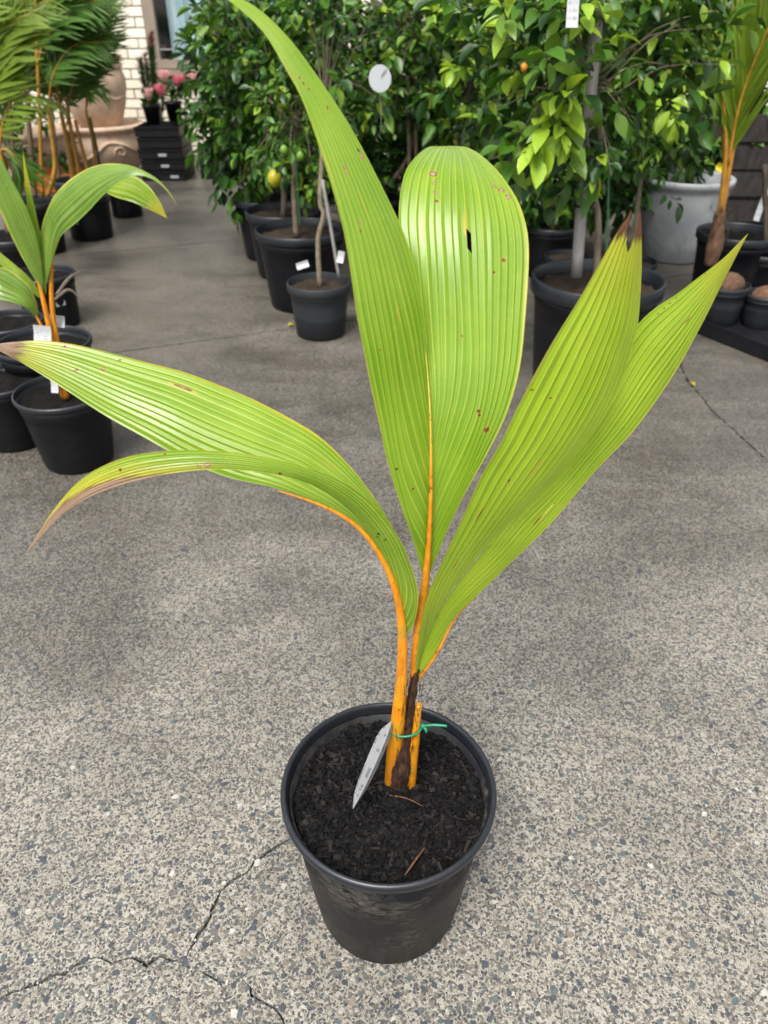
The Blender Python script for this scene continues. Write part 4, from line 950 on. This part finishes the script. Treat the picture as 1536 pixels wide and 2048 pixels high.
# clear wrap trailing from planter is left to the glaze scuffs; right-hand pots
p10 = pot(1478, 462, 160, 'wide black pot at the right edge, right of the white planter', taper=.8, soil='soil')
p11 = pot(1452, 566, 96, 'small dark grey pot holding a sprouting coconut, on the black tray', mat='pot_grey', taper=.8, soil='soil')
p12 = pot(1534, 586, 82, 'grey pot cut by the right edge of the picture, on the black tray', mat='pot_grey', taper=.8, soil='soil')
p13 = pot(1534, 500, 122, 'round black pot at the right edge, behind the two grey pots', taper=.8, soil='soil')
def coconut(c, r_, label, rot):
    bm = bmesh.new(); bmesh.ops.create_uvsphere(bm, u_segments=28, v_segments=18, radius=r_)
    for v in bm.verts:
        t = v.co.x / r_; v.co.x *= 1.35; f = 1 - .12 * t; v.co.y *= f; v.co.z *= f
        v.co *= 1 + .09 * mnoise.noise(v.co * 45) + .06 * mnoise.noise(v.co * 110) + .06 * math.cos(3 * math.atan2(v.co.z, v.co.y)) * (1 - abs(t))
    o = obj('coconut', bm, M['husk'], loc=c, smooth=True); o.rotation_euler = rot; return tag(o, label, 'coconut')
b11 = top(p11); coconut(b11 + Vector((.02, 0, .012)), .060, 'brown coconut half buried in the small grey pot', (0, .2, .4))
b12 = top(p12); coconut(b12 + Vector((0, -.01, .0)), .055, 'tan coconut husk in the grey pot at the right edge', (0, .1, .2))
# tray under them
ta, tb = G(1392, 668), G(1600, 752); td = (tb - ta).normalized(); tn = Vector((-td.y, td.x, 0)); tc = ta + td * .45 + tn * .26
tr_ = thing('plant_tray', 'long low black tray on the ground under the grey pots at the right edge', 'tray', (tc.x, tc.y, 0)); rz = math.atan2(td.y, td.x)
tr_.rotation_euler = (0, 0, rz); tw, tdp = 1.0, .50
obj('base', box_bm(0, 0, .006, tw, tdp, .006), M['crate'], tr_)
for (x, y, sx, sy) in ((0, -tdp / 2, tw + .012, .012), (0, tdp / 2, tw + .012, .012), (-tw / 2, 0, .012, tdp - .012), (tw / 2, 0, .012, tdp - .012)):
    obj('side', box_bm(x, y, .036, sx, sy, .066, bev=.003), M['crate'], tr_)

# pinnate palm fronds
def leaflet_mesh(name, mat, wid=.055, bend=.12):
    vs, fs = [], []; st = ((0, .35), (.2, .9), (.45, 1.0), (.7, .75), (.9, .35), (1.0, .03))
    for t, w in st:
        z = -bend * t * t; hw = wid * .5 * w; vs += [(t, -hw, z + hw * .5), (t, 0, z), (t, hw, z + hw * .5)]
    for k in range(len(st) - 1):
        a = 3 * k; fs += [(a, a + 3, a + 4, a + 1), (a + 1, a + 4, a + 5, a + 2)]
    me = bpy.data.meshes.new(name); me.from_pydata(vs, [], fs); me.materials.append(M[mat]); me.polygons.foreach_set('use_smooth', [True] * len(fs)); return me
LFT = {m_: [leaflet_mesh('leaflet', m_, w, bd) for w, bd in ((.055, .10), (.065, .25), (.048, .40))] for m_ in ('palm_dark', 'palm_lite')}
def frond(root, base, rach, n, ll, mat, rnd, droop=.25, start=.22, rad=.006, spread=.8, normal=None, widthk=1.0, rmat='palm_cane', joined=False):
    V, F = [], []
    bm = tube_bm(rach, [rad, rad * .6, rad * .2], 6, 24); shift(bm, base); fo = obj('frond', bm, M[rmat], root)
    A = dense(rach, 80); nrm0 = Vector(normal or (0, -.5, .8))
    for k in range(n):
        t = start + (1 - start) * k / (n - 1); p_ = Vector(at(A, t)); tg = Vector(at(A, min(t + .03, 1)) - at(A, max(t - .03, 0))).normalized()
        nr = (nrm0 - tg * nrm0.dot(tg)).normalized(); sd = tg.cross(nr)
        ln = ll * (math.sin(math.pi * min(1, .22 + .74 * (t - start) / (1 - start))) * .85 + .15) * rnd.uniform(.9, 1.1)
        for s in (-1, 1):
            ang = spread * (1 - .45 * t) * rnd.uniform(.88, 1.12)
            d = tg * math.cos(ang) + sd * s * math.sin(ang) + nr * .18 + Vector((0, 0, -droop * rnd.uniform(.5, 1.4)))
            me = rnd.choice(LFT[mat]); mx = Matrix.Translation(p_ - base) @ frame(d, nr + sd * s * rnd.uniform(-.4, .4)).to_4x4() @ Matrix.Diagonal((ln, ln * widthk, ln, 1))
            if joined:
                k0 = len(V); V += [mx @ v.co for v in me.vertices]; F += [[k0 + i for i in q.vertices] for q in me.polygons]; continue
            o = bpy.data.objects.new('leaflet', me); COL.objects.link(o); o.parent = fo; o.matrix_local = mx
    if joined:
        me = bpy.data.meshes.new('leaflets'); me.from_pydata(V, [], F); o = obj('leaflets', me, M[mat], fo, smooth=True); o['kind'] = 'stuff'
    return fo
rnd = random.Random(3)
sb = P(1426, 523, b11.y - .02); rp = thing('palm_seedling', 'palm seedling with feathered fronds and a shaggy brown base at the right edge', 'palm', sb)
def robj(name, bm, m, parent=rp, base=sb): shift(bm, base); return obj(name, bm, m, parent)
y0 = sb.y
robj('stem_base', tube_bm(PS([(1420, 530, y0), (1432, 480, y0), (1440, 425, y0)]), [.026, .038, .030, .024], 14, 20), M['husk'])['label'] = 'shaggy brown stem base'
bm = bmesh.new(); rg = random.Random(2)
for i in range(60):
    c = P(1438 + rg.uniform(-18, 18), 430 + rg.uniform(-15, 60), y0 - .02); tube_bm([c, c + Vector((rg.uniform(-.035, .035), rg.uniform(-.03, 0), rg.uniform(-.01, .05)))], [.0016, .0005], 4, 4, bm=bm)
fb = robj('fibre', bm, M['husk']); fb['kind'] = 'stuff'
robj('stem', tube_bm(PS([(1440, 430, y0), (1448, 350, y0), (1452, 290, y0), (1447, 200, y0), (1440, 130, y0)]), [.013, .011, .009, .006, .003], 10, 30), M['palm_cane'])
robj('stem', tube_bm(PS([(1444, 425, y0 + .01), (1460, 330, y0), (1474, 260, y0)]), [.012, .011, .008], 10, 20), M['palm_cane'])
frond(rp, sb, PS([(1456, 330, y0), (1482, 200, y0 - .02), (1540, 50, y0 - .05), (1620, -110, y0 - .1)]), 60, .42, 'palm_lite', rnd, .02, .06, .009, .42, (-.5, -.8, .3), .8)
frond(rp, sb, PS([(1448, 330, y0 + .05), (1440, 200, y0 + .1), (1425, 60, y0 + .2), (1420, -60, y0 + .25)]), 24, .26, 'palm_lite', rnd, .05, .35, .006, .4, (0, -.8, .3), .8)
c = P(1441, 335, y0 - .03); o = obj('plant_label', card_bm(.032, .034, .001, .012), M['yellow_tag'], loc=c); o.rotation_euler = (-.2, .3, .1); tag(o, 'small bright yellow tape tag on the orange palm stem at right', 'tag')
# sleeper wall, right back
sw = thing('sleeper_wall', 'low dark wall of stacked weathered sleepers at the right edge', 'wall', (2.75, 5.0, 0))
rg = random.Random(6)
for r_ in range(5):
    for cx in (0, 1):
        obj('sleeper', box_bm(-.3 + cx * 1.22 + (.2 if r_ % 2 else 0), rg.uniform(-.012, .012), .075 + r_ * .152, 1.2, .12, .148, bev=.012), M['sleeper'], sw)
hang_card('narrow white label strip standing by the black pot at the right edge', 1524, 410, 3.9, .03, .15, rot=.25)
stake('slim dark stem standing in the right edge pot', [P(1532, 500, p13[1].y), P(1530, 330, p13[1].y)], .012, 'bark_dark', 'cane')

# ================================================================== LEFT SIDE
GL = GP
q1 = pot(124, 778, 190, 'black pot in the left foreground row holding the short seedling with tags', band=True, rim_h=.06, taper=.73, soil='soil', mat='pot_far')
q2 = pot(0, 755, 165, 'black pot cut by the left edge, beside the seedling pot', rim_h=.07, taper=.75, soil='soil')
q3 = pot(86, 682, 186, 'wide empty topped black pot just behind the seedling', rim_h=.07, taper=.78, soil='soil')
q4 = pot(84, 545, 124, 'black pot with a white sticker at left, behind the wide pot', rim_h=.08, taper=.82, soil='soil')
q5 = pot(12, 640, 140, 'black pot with dark soil at the left edge, behind the wide pot', rim_h=.08, taper=.8, soil='soil')
q6 = pot(168, 388, 98, 'black pot of the orange caned palm, with a small white sticker', rim_h=.10, taper=.84, soil='soil')
q7 = pot(58, 400, 118, 'black pot under the leftmost tall palms', rim_h=.10, taper=.82, soil='soil')
q8 = pot(246, 372, 66, 'round black pot on the far concrete, left of the crates', rim_h=.08, taper=.9)
q9 = pot(20, 470, 120, 'black pot at the left edge below the tall palms', rim_h=.10, taper=.82, soil='soil')
q10 = pot(150, 358, 90, 'black pot hidden behind the orange caned palm pot', rim_h=.10, taper=.82, soil='soil')
sticker(q4, 119, 600, .045, .055); sticker(q6, 149, 440, .05, .05)

# short seedling
sb = top(q1); sb = P(130, 795, q1[1].y - .02)
sd = thing('palm_seedling', 'short seedling with orange stems and one arching leaf, in the left foreground', 'palm', sb)
def sobj(name, bm, m, parent=sd, base=None): shift(bm, base or sb); return obj(name, bm, m, parent)
Y = sb.y
SLM = mat_leaf('leaf_seedling', g1=(.10, .20, .03), g2=(.19, .31, .04), dry=.985, yellow_tip=.85, spots=.5, seed=2.2, vein=(.34, .42, .08), vw=.12, vstr=.5, edge_w=.05)
SLL = mat_leaf('leaf_seedling_light', g1=(.15, .27, .02), g2=(.27, .37, .03), dry=.985, yellow_tip=.7, spots=.5, seed=3.2, vein=(.40, .45, .06), vw=.12, vstr=.5, edge_w=.06)
def sleaf(O, I, nv, m, ur=.12, bulge=.08, lab=None):
    o = sobj('leaf', lobe_bm(PS(O), PS(I), ur, nv, 34, bulge, .28), m)
    if lab: o['label'] = lab
sleaf([(92, 570, Y), (80, 510, Y), (86, 445, Y), (112, 388, Y - .02), (160, 346, Y - .03), (210, 328, Y - .05), (262, 332, Y - .07), (308, 354, Y - .1), (340, 385, Y - .12), (360, 424, Y - .14)],
      [(92, 570, Y), (108, 512, Y - .04), (126, 470, Y - .07), (166, 436, Y - .10), (205, 395, Y - .12), (244, 361, Y - .13), (280, 352, Y - .13), (312, 364, Y - .13), (341, 390, Y - .13), (360, 424, Y - .14)], 7, SLM, lab='long leaf arching over to the right')
sleaf([(190, 372, Y + .1), (230, 350, Y + .1), (275, 356, Y + .08), (308, 385, Y + .06), (336, 438, Y + .04)], [(190, 372, Y + .1), (225, 392, Y + .05), (265, 405, Y + .03), (305, 422, Y + .03), (336, 438, Y + .04)], 5, SLL)
sleaf([(86, 585, Y), (48, 520, Y), (18, 460, Y), (-15, 380, Y), (-30, 310, Y), (-40, 255, Y)], [(86, 585, Y), (80, 500, Y - .03), (58, 425, Y - .04), (28, 365, Y - .04), (-5, 305, Y - .03), (-40, 255, Y)], 8, SLM)
sleaf([(92, 590, Y + .02), (72, 510, Y + .02), (58, 440, Y + .02), (50, 370, Y + .02), (45, 298, Y + .02)], [(92, 590, Y + .02), (93, 530, Y), (80, 460, Y), (64, 390, Y + .01), (45, 298, Y + .02)], 4, SLL)
sleaf([(76, 642, Y), (74, 612, Y), (58, 574, Y), (30, 548, Y), (-8, 532, Y), (-80, 530, Y)], [(76, 642, Y), (54, 618, Y - .04), (22, 604, Y - .05), (-10, 596, Y - .05), (-45, 575, Y - .03), (-80, 530, Y)], 6, SLM)
sleaf([(90, 600, Y + .06), (62, 560, Y + .06), (30, 530, Y + .06), (-5, 500, Y + .06), (-60, 440, Y + .05)], [(90, 600, Y + .06), (70, 590, Y + .04), (40, 560, Y + .03), (0, 530, Y + .04), (-60, 440, Y + .05)], 5, SLL)
for pts, rr_ in (([(132, 797, Y), (118, 740, Y), (102, 670, Y), (84, 590, Y), (70, 540, Y)], [.012, .011, .009, .007, .004]), ([(128, 796, Y + .01), (116, 700, Y + .01), (104, 610, Y + .01), (104, 520, Y), (116, 480, Y - .02)], [.011, .009, .0075, .006, .003]), ([(112, 742, Y - .01), (96, 690, Y - .01), (84, 655, Y - .01), (70, 628, Y - .01)], [.007, .006, .005, .003])):
    sobj('stem', tube_bm(PS(pts), rr_, 9, 30), M['petiole'])
for pts in ([(112, 590, Y + .2), (140, 555, Y + .2), (165, 540, Y + .2)], [(108, 600, Y + .2), (140, 580, Y + .2), (172, 615, Y + .2)]):
    sobj('dry_leaf', tube_bm(PS(pts), [.004, .006, .001], 6, 14, flat=.3), M['stone3'])
hang_card('square white label tied high on the short seedling stems, left side', 84, 668, Y - .03, .052, .05, rot=.1)
hang_card('white label tied high on the short seedling stems, right side', 112, 642, Y + .03, .05, .035, rot=.15)
hang_card('narrow white label hanging low against the soil of the short seedling pot', 108, 770, Y - .03, .022, .05, rot=.05)

# tall feathery palms with orange canes
def cane_palm(label, base, canes, fronds, seed, group='tall feathery palms at the left'):
    rnd = random.Random(seed); root = thing('cane_palm', label, 'palm', base, group)
    for pts, r_, m_ in canes:
        bm = tube_bm(pts, [r_ * 1.15, r_, r_ * .75], 9, 26); shift(bm, base); obj('cane', bm, M[m_], root)
    for k, (rach, n, ll, m_, dr, nm) in enumerate(fronds):
        frond(root, base, rach, n, ll, m_, rnd, dr, .18, .006, .85, nm, 1.5, joined=k >= 5)
        for q in range(2):
            j_ = Vector((rnd.uniform(-.10, .10), rnd.uniform(.02, .16), rnd.uniform(-.10, .10)))
            r2 = [p_ + j_ * (i / (len(rach) - 1)) for i, p_ in enumerate(rach)]; r2 = [r2[0]] + [p_ + Vector((0, 0, rnd.uniform(-.03, .05))) for p_ in r2[1:]]
            frond(root, base, r2, n - 6, ll * .9, 'palm_lite' if rnd.random() < .2 else m_, rnd, dr, .2, .005, .85, nm, 1.4, joined=True)
    return root
b = top(q6); Yc = b.y
cane_palm('palm with bright orange canes and a dark frond, in front of the clay urns', b,
    [(PS([(150, 380, Yc), (138, 300, Yc), (122, 225, Yc)]), .017, 'palm_cane'), (PS([(165, 380, Yc), (150, 300, Yc), (138, 235, Yc), (135, 190, Yc)]), .013, 'palm_cane'), (PS([(185, 382, Yc), (170, 320, Yc), (150, 240, Yc)]), .012, 'palm_cane'), (PS([(195, 380, Yc + .06), (188, 300, Yc + .06), (172, 220, Yc + .06)]), .010, 'palm_cane'), (PS([(205, 385, Yc + .08), (196, 310, Yc + .08), (180, 235, Yc + .08)]), .009, 'palm_cane_old')],
    [(PS([(134, 250, Yc - .03), (140, 190, Yc - .05), (165, 120, Yc - .08), (208, 55, Yc - .1)]), 30, .23, 'palm_dark', .12, (.3, -.9, .3)), (PS([(122, 225, Yc), (112, 130, Yc), (130, 40, Yc), (190, -20, Yc)]), 32, .25, 'palm_dark', .25, None),
     (PS([(122, 225, Yc), (85, 150, Yc), (40, 110, Yc), (-5, 110, Yc)]), 30, .24, 'palm_dark', .3, None), (PS([(172, 220, Yc + .06), (185, 120, Yc), (205, 40, Yc), (250, 0, Yc)]), 22, .2, 'palm_dark', .2, None),
     (PS([(138, 235, Yc + .1), (110, 170, Yc + .1), (85, 100, Yc + .1), (70, 20, Yc + .1)]), 26, .23, 'palm_dark', .25, None)], 51)
b = top(q7); Yc = b.y
cane_palm('tallest feathery palm at left with thin brown canes', b,
    [(PS([(85, 395, Yc), (80, 250, Yc), (74, 90, Yc), (70, -40, Yc)]), .010, 'palm_cane'), (PS([(70, 395, Yc), (62, 300, Yc), (55, 200, Yc)]), .016, 'palm_cane_old'), (PS([(95, 392, Yc), (110, 330, Yc), (95, 210, Yc)]), .013, 'palm_cane'), (PS([(35, 400, Yc), (28, 320, Yc), (20, 220, Yc)]), .012, 'palm_cane_old')],
    [(PS([(75, 130, Yc), (60, 70, Yc), (20, 20, Yc), (-50, 0, Yc)]), 32, .25, 'palm_dark', .3, None), (PS([(75, 130, Yc), (92, 70, Yc), (130, 20, Yc), (200, 0, Yc)]), 32, .25, 'palm_dark', .3, None), (PS([(95, 210, Yc), (110, 140, Yc), (150, 90, Yc), (215, 85, Yc)]), 30, .23, 'palm_dark', .3, None),
     (PS([(55, 200, Yc), (35, 160, Yc), (-5, 150, Yc), (-50, 185, Yc)]), 28, .25, 'palm_dark', .3, None), (PS([(75, 130, Yc), (80, 50, Yc), (100, -30, Yc), (150, -70, Yc)]), 30, .26, 'palm_dark', .3, None), (PS([(20, 220, Yc), (10, 160, Yc), (-10, 90, Yc), (-60, 50, Yc)]), 26, .25, 'palm_dark', .25, None)], 52)
b = top(q9); Yc = b.y
cane_palm('nearest feathery palm at the left edge with pale drooping leaflets', b,
    [(PS([(18, 468, Yc), (5, 380, Yc), (-15, 260, Yc)]), .014, 'palm_cane_old'), (PS([(30, 466, Yc), (22, 380, Yc), (-2, 300, Yc)]), .012, 'palm_cane')],
    [(PS([(-15, 260, Yc), (-10, 130, Yc), (20, 50, Yc), (75, 20, Yc)]), 30, .28, 'palm_lite', .3, None), (PS([(-2, 300, Yc), (10, 230, Yc), (40, 190, Yc), (80, 205, Yc)]), 14, .22, 'palm_lite', .35, None), (PS([(-15, 260, Yc), (-30, 150, Yc), (-40, 60, Yc), (0, 0, Yc)]), 28, .28, 'palm_lite', .3, None), (PS([(-2, 300, Yc), (15, 300, Yc), (35, 320, Yc), (50, 350, Yc)]), 10, .2, 'palm_dark', .3, None)], 53)
b = top(q10) + Vector((-.1, .35, 0)); Yc = b.y
cane_palm('dark green palm filling the gap behind the orange canes', b,
    [(PS([(120, 370, Yc), (110, 280, Yc), (100, 180, Yc)]), .012, 'palm_cane_old'), (PS([(60, 370, Yc), (60, 280, Yc), (50, 180, Yc)]), .012, 'palm_cane_old')],
    [(PS([(100, 180, Yc), (90, 100, Yc), (60, 30, Yc), (10, 0, Yc)]), 30, .28, 'palm_dark', .3, None), (PS([(100, 180, Yc), (115, 100, Yc), (150, 50, Yc), (200, 30, Yc)]), 30, .28, 'palm_dark', .3, None), (PS([(50, 180, Yc), (30, 120, Yc), (0, 80, Yc), (-50, 80, Yc)]), 30, .28, 'palm_dark', .3, None), (PS([(50, 180, Yc), (55, 90, Yc), (70, 10, Yc), (100, -50, Yc)]), 30, .28, 'palm_dark', .3, None), (PS([(100, 180, Yc), (130, 150, Yc), (160, 150, Yc), (185, 180, Yc)]), 26, .24, 'palm_dark', .4, None), (PS([(50, 180, Yc), (20, 170, Yc), (-10, 200, Yc), (-30, 250, Yc)]), 26, .24, 'palm_dark', .4, None)], 54)
# low citrus-like shrubs behind the palms fill the left
g = P(10, 330, 6.9); g.z = 0.02
citrus('dark shrub behind the feathery palms at far left', g, P(-30, 190, 6.9), (.72, .3, .75), 120, .10, (6, 2, .2, 0, 0), 71, tr=.015, bark='bark_dark', group=None, n_ind=150)

# clay urns
UY = 7.75
uc = P(200, 245, UY); base = Vector((uc.x, UY, 0)); h = uc.z; S = 88 / FPX * (UY / ray(200, 245).y)
lp = [(S * .62, .002), (S * .70, .02), (S * .86, h * .22), (S * .96, h * .45), (S * .97, h * .62), (S * .90, h * .80), (S * .90, h * .86), (S * .97, h * .885), (S * 1.0, h * .93), (S * .99, h * .975), (S * .93, h), (S * .86, h * .985), (S * .80, h * .85)]
ur1 = thing('clay_urn', 'wide pale clay urn with a swag in relief, bottom of the stacked pair', 'urn', base, 'stacked clay urns')
obj('body', lathe_bm(lp, 64), M['clay'], ur1)
def swag(parent, cx, prof_r, pts, r_):
    P3 = []
    for a, z in pts: P3.append(Vector((prof_r(z) * math.cos(a), prof_r(z) * math.sin(a), z)))
    obj('swag', tube_bm(P3, [r_ * .5, r_, r_ * .6], 8, 40), M['clay'], parent)
rf = lambda z: np.interp(z, [p[1] for p in lp[:7]], [p[0] for p in lp[:7]]) + .004
swag(ur1, 0, rf, [(-2.3, h * .20), (-1.9, h * .30), (-1.5, h * .45), (-1.15, h * .68), (-.8, h * .62), (-.45, h * .45)], .018)
swag(ur1, 0, rf, [(-1.05, h * .45), (-1.0, h * .56), (-.88, h * .58), (-.80, h * .48), (-.88, h * .42), (-.95, h * .47)], .012)
ut = P(200, 108, UY).z; H2 = ut - h + .02; S2 = 66 / FPX * (UY / ray(200, 130).y)
up_ = [(S2 * .60, .0), (S2 * .68, .01), (S2 * .88, H2 * .30), (S2 * .98, H2 * .55), (S2 * .99, H2 * .68), (S2 * .92, H2 * .78), (S2 * .90, H2 * .80), (S2 * .96, H2 * .82), (S2 * .97, H2 * .845), (S2 * .90, H2 * .86), (S2 * .88, H2 * .93), (S2 * .95, H2 * .955), (S2 * 1.0, H2 * .98), (S2 * .97, H2), (S2 * .86, H2 * .99), (S2 * .8, H2 * .85)]
ur2 = thing('clay_urn', 'tall necked clay urn standing on the wider urn', 'urn', base + Vector((0, 0, h - .02)), 'stacked clay urns')
obj('body', lathe_bm(up_, 64), M['clay'], ur2)
rf2 = lambda z: np.interp(z, [p[1] for p in up_[:7]], [p[0] for p in up_[:7]]) + .004
swag(ur2, 0, rf2, [(-1.7, H2 * .72), (-1.35, H2 * .60), (-1.0, H2 * .48), (-.6, H2 * .40), (-.2, H2 * .42)], .016)
swag(ur2, 0, rf2, [(-2.4, H2 * .40), (-2.1, H2 * .55), (-1.9, H2 * .66), (-1.7, H2 * .72)], .014)
obj('inner_base', lathe_bm([(S * .80, h * .80), (.01, h * .80)], 32, cap0=False), M['clay'], ur1)
c = P(60, 262, 7.2); cb = Vector((c.x, 7.2, 0)); cz = c.z; cr_ = .30
tp_ = obj('clay_pot', lathe_bm([(cr_ * .7, .002), (cr_ * .95, cz * .8), (cr_ * .95, cz * .9), (cr_, cz * .92), (cr_, cz), (cr_ * .9, cz), (cr_ * .85, cz * .8)], 48), M['clay'], loc=cb); tag(tp_, 'round clay pot glimpsed behind the leftmost palms', 'pot')
# orange tray with a white label
c = P(108, 352, 6.8); c.z = .0
ot = thing('orange_crate', 'orange plastic crate behind the palm canes at left', 'crate', c)
zt = P(108, 340, 6.8).z
for (x, y, sx, sy) in ((0, -.15, .40, .012), (0, .15, .40, .012), (-.194, 0, .012, .288), (.194, 0, .012, .288)): obj('side', box_bm(x, y, zt / 2, sx, sy, zt - .01, bev=.004), M['orange_plastic'], ot)
obj('base', box_bm(0, 0, .01, .376, .288, .008), M['orange_plastic'], ot)
obj('sticker', card_bm(.07, .05, .001), M['white_print'], ot, (-.15, -.159, zt * .5))

# black crates stack with proteas
cr0 = G(330, 362); cw = 86 / FPX * (cr0.y / ray(330, 362).y); hgt = P(330, 252, cr0.y).z; n = 5; ch_ = hgt / n
def crate(label, x, y, z, w, d, h_, group='black crates stacked by the house'):
    r0 = thing('crate', label, 'crate', (x, y, z), group)
    t = .008
    for (cx, cy, sx, sy) in ((0, -d / 2 + t / 2, w, t), (0, d / 2 - t / 2, w, t), (-w / 2 + t / 2, 0, t, d - 2 * t), (w / 2 - t / 2, 0, t, d - 2 * t)): obj('side', box_bm(cx, cy, h_ * .48, sx, sy, h_ * .93, bev=.002), M['crate'], r0)
    obj('base', box_bm(0, 0, .008, w - 2 * t, d - 2 * t, .006), M['crate'], r0)
    obj('lip', box_bm(0, -d / 2 - .004, h_ * .86, w + .012, .010, h_ * .16, bev=.002), M['crate'], r0)
    return r0
names = ['lowest black crate of the stack with white marks', 'second black crate up in the stack with white marks', 'middle black crate of the stack with white marks', 'fourth black crate up in the stack by the urns', 'top black crate of the stack, under the pink flowers']
for i in range(n):
    k = crate(names[i], cr0.x + (.006 if i % 2 else -.004), cr0.y + .2, i * ch_ + .001, cw, .42, ch_ - .003)
    if i in (0, 1, 2): obj('sticker', card_bm(.07, .022, .001), M['white_print'], k, (.02 if i else .10, -.2205, ch_ * .42))
for i in range(3): crate(['lowest black crate of the shorter stack behind the drooping citrus leaves', 'middle black crate of the shorter stack behind the citrus leaves', 'top black crate of the shorter stack behind the citrus leaves'][i], cr0.x + .50, cr0.y + .28, i * ch_ + .001, cw, .42, ch_ - .003)
# protea pots
def protea(px, py, Y, heads, label, plabel):
    base = P(px, py, Y); base.z = hgt + .003
    pt = obj('plant_pot', lathe_bm([(.055, .001), (.072, .13), (.078, .132), (.079, .155), (.073, .156), (.068, .14)], 28), M['pot_far'], loc=base); tag(pt, plabel, 'pot', 'small pots on the crates')
    obj('soil', lathe_bm([(.068, .14), (.002, .143)], 20, cap0=False), M['soil'], pt)
    b2 = base + Vector((0, 0, .14)); root = thing('protea', label, 'flower', b2, 'proteas on the crates'); rnd = random.Random(px); lv = []
    for (hx, hy, m_) in heads:
        hp = P(hx, hy, Y - .03); bm = tube_bm([b2, b2.lerp(hp, .5) + Vector((rnd.uniform(-.02, .02), 0, 0)), hp], [.005, .004, .004], 6, 10); shift(bm, b2); obj('stem', bm, M['cit_mid'], root)
        bm = bmesh.new()
        for ring_, (nn, rr_, hh_, op) in enumerate(((11, .022, .062, .30), (9, .015, .066, .16), (6, .008, .062, .05))):
            for k in range(nn):
                a = 6.283 * (k + .5 * ring_) / nn; ca, sa = math.cos(a), math.sin(a); ro_ = rr_ + hh_ * op
                pts_ = [(rr_ * .6, 0, 0), (rr_ * 1.9, hh_ * .65, .017), (ro_ * 1.5, hh_ * 1.45, .003)]
                L_ = [bm.verts.new(Vector((r1 * ca - w1 * sa, r1 * sa + w1 * ca, z1))) for r1, z1, w1 in pts_]; R_ = [bm.verts.new(Vector((r1 * ca + w1 * sa, r1 * sa - w1 * ca, z1))) for r1, z1, w1 in pts_]
                for i in (0, 1): bm.faces.new((L_[i], R_[i], R_[i + 1], L_[i + 1]))
        bmesh.ops.translate(bm, verts=bm.verts, vec=hp - b2 - Vector((0, 0, .025))); obj('flower_head', bm, M[m_], root)
        for k in range(10): lv += cluster(b2.lerp(hp, rnd.uniform(.2, .8)), Vector((rnd.uniform(-1, 1), rnd.uniform(-1, .3), .6)), 2, .085, ('cit_dark', 'cit_mid'), (2, 1), rnd, .1)
    add_leaves(root, b2, lv, 300, rnd)
protea(308, 250, 7.25, [(298, 195, 'pink_pale'), (320, 187, 'pink')], 'protea with two pink flower heads on the black crate stack', 'small black pot on the crates under the two pink proteas')
protea(352, 250, 7.5, [(328, 158, 'pink_pale'), (358, 168, 'pink'), (388, 163, 'pink_pale')], 'protea with three flower heads against the house wall', 'small black pot on the crates under the three back proteas')
# conifer-like plant with dark red tips
g = P(304, 240, 7.95); g.z = 0; root = thing('needle_shrub', 'needle leaved shrub with dark red tips below the window', 'shrub', g); rnd = random.Random(9)
bmf = bmesh.new(); bmr = bmesh.new()
for s in range(7):
    tx = 304 + rnd.uniform(-26, 26); ty = 60 + abs(tx - 302) * 2.4 + rnd.uniform(-5, 25); tp2 = P(tx, ty, 7.95 + rnd.uniform(-.08, .08)); b0 = g + Vector((rnd.uniform(-.02, .02), 0, 0))
    bm = tube_bm([b0, b0.lerp(tp2, .5) + Vector((rnd.uniform(-.03, .03), 0, 0)), tp2], [.007, .005, .003], 5, 10); shift(bm, g); obj('stem', bm, M['bark_dark'], root)
    for k in range(420):
        t = .42 + .58 * rnd.random(); c = b0.lerp(tp2, t); d = Vector((rnd.uniform(-1, 1), rnd.uniform(-1, 1), rnd.uniform(.2, 1.2))).normalized() * rnd.uniform(.04, .085); w_ = d.cross(Vector((rnd.random(), rnd.random(), rnd.random()))).normalized() * .0042
        tgt = bmr if t > .90 and s < 4 else bmf; v = [tgt.verts.new(q - g) for q in (c - w_, c + w_, c + d)]; tgt.faces.new(v)
o = obj('needles', bmf, M['cit_dark'], root); o['kind'] = 'stuff'; o = obj('tip', bmr, M['red_tip'], root)
# debris on the ground
for px, py, lab, r_ in ((575, 655, 'small yellow green fallen leaf on the slab joint by the charcoal pot', .5), (1388, 776, 'small yellow fallen leaf beside the crack at right', 1.9)):
    q = G(px, py); o = obj('fallen_leaf', LEAF['cit_yell'][1][0].copy(), None, loc=q + Vector((0, 0, .008))); o.scale = (.035,) * 3; o.rotation_euler = (.2, -.1, r_); tag(o, lab, 'leaf')
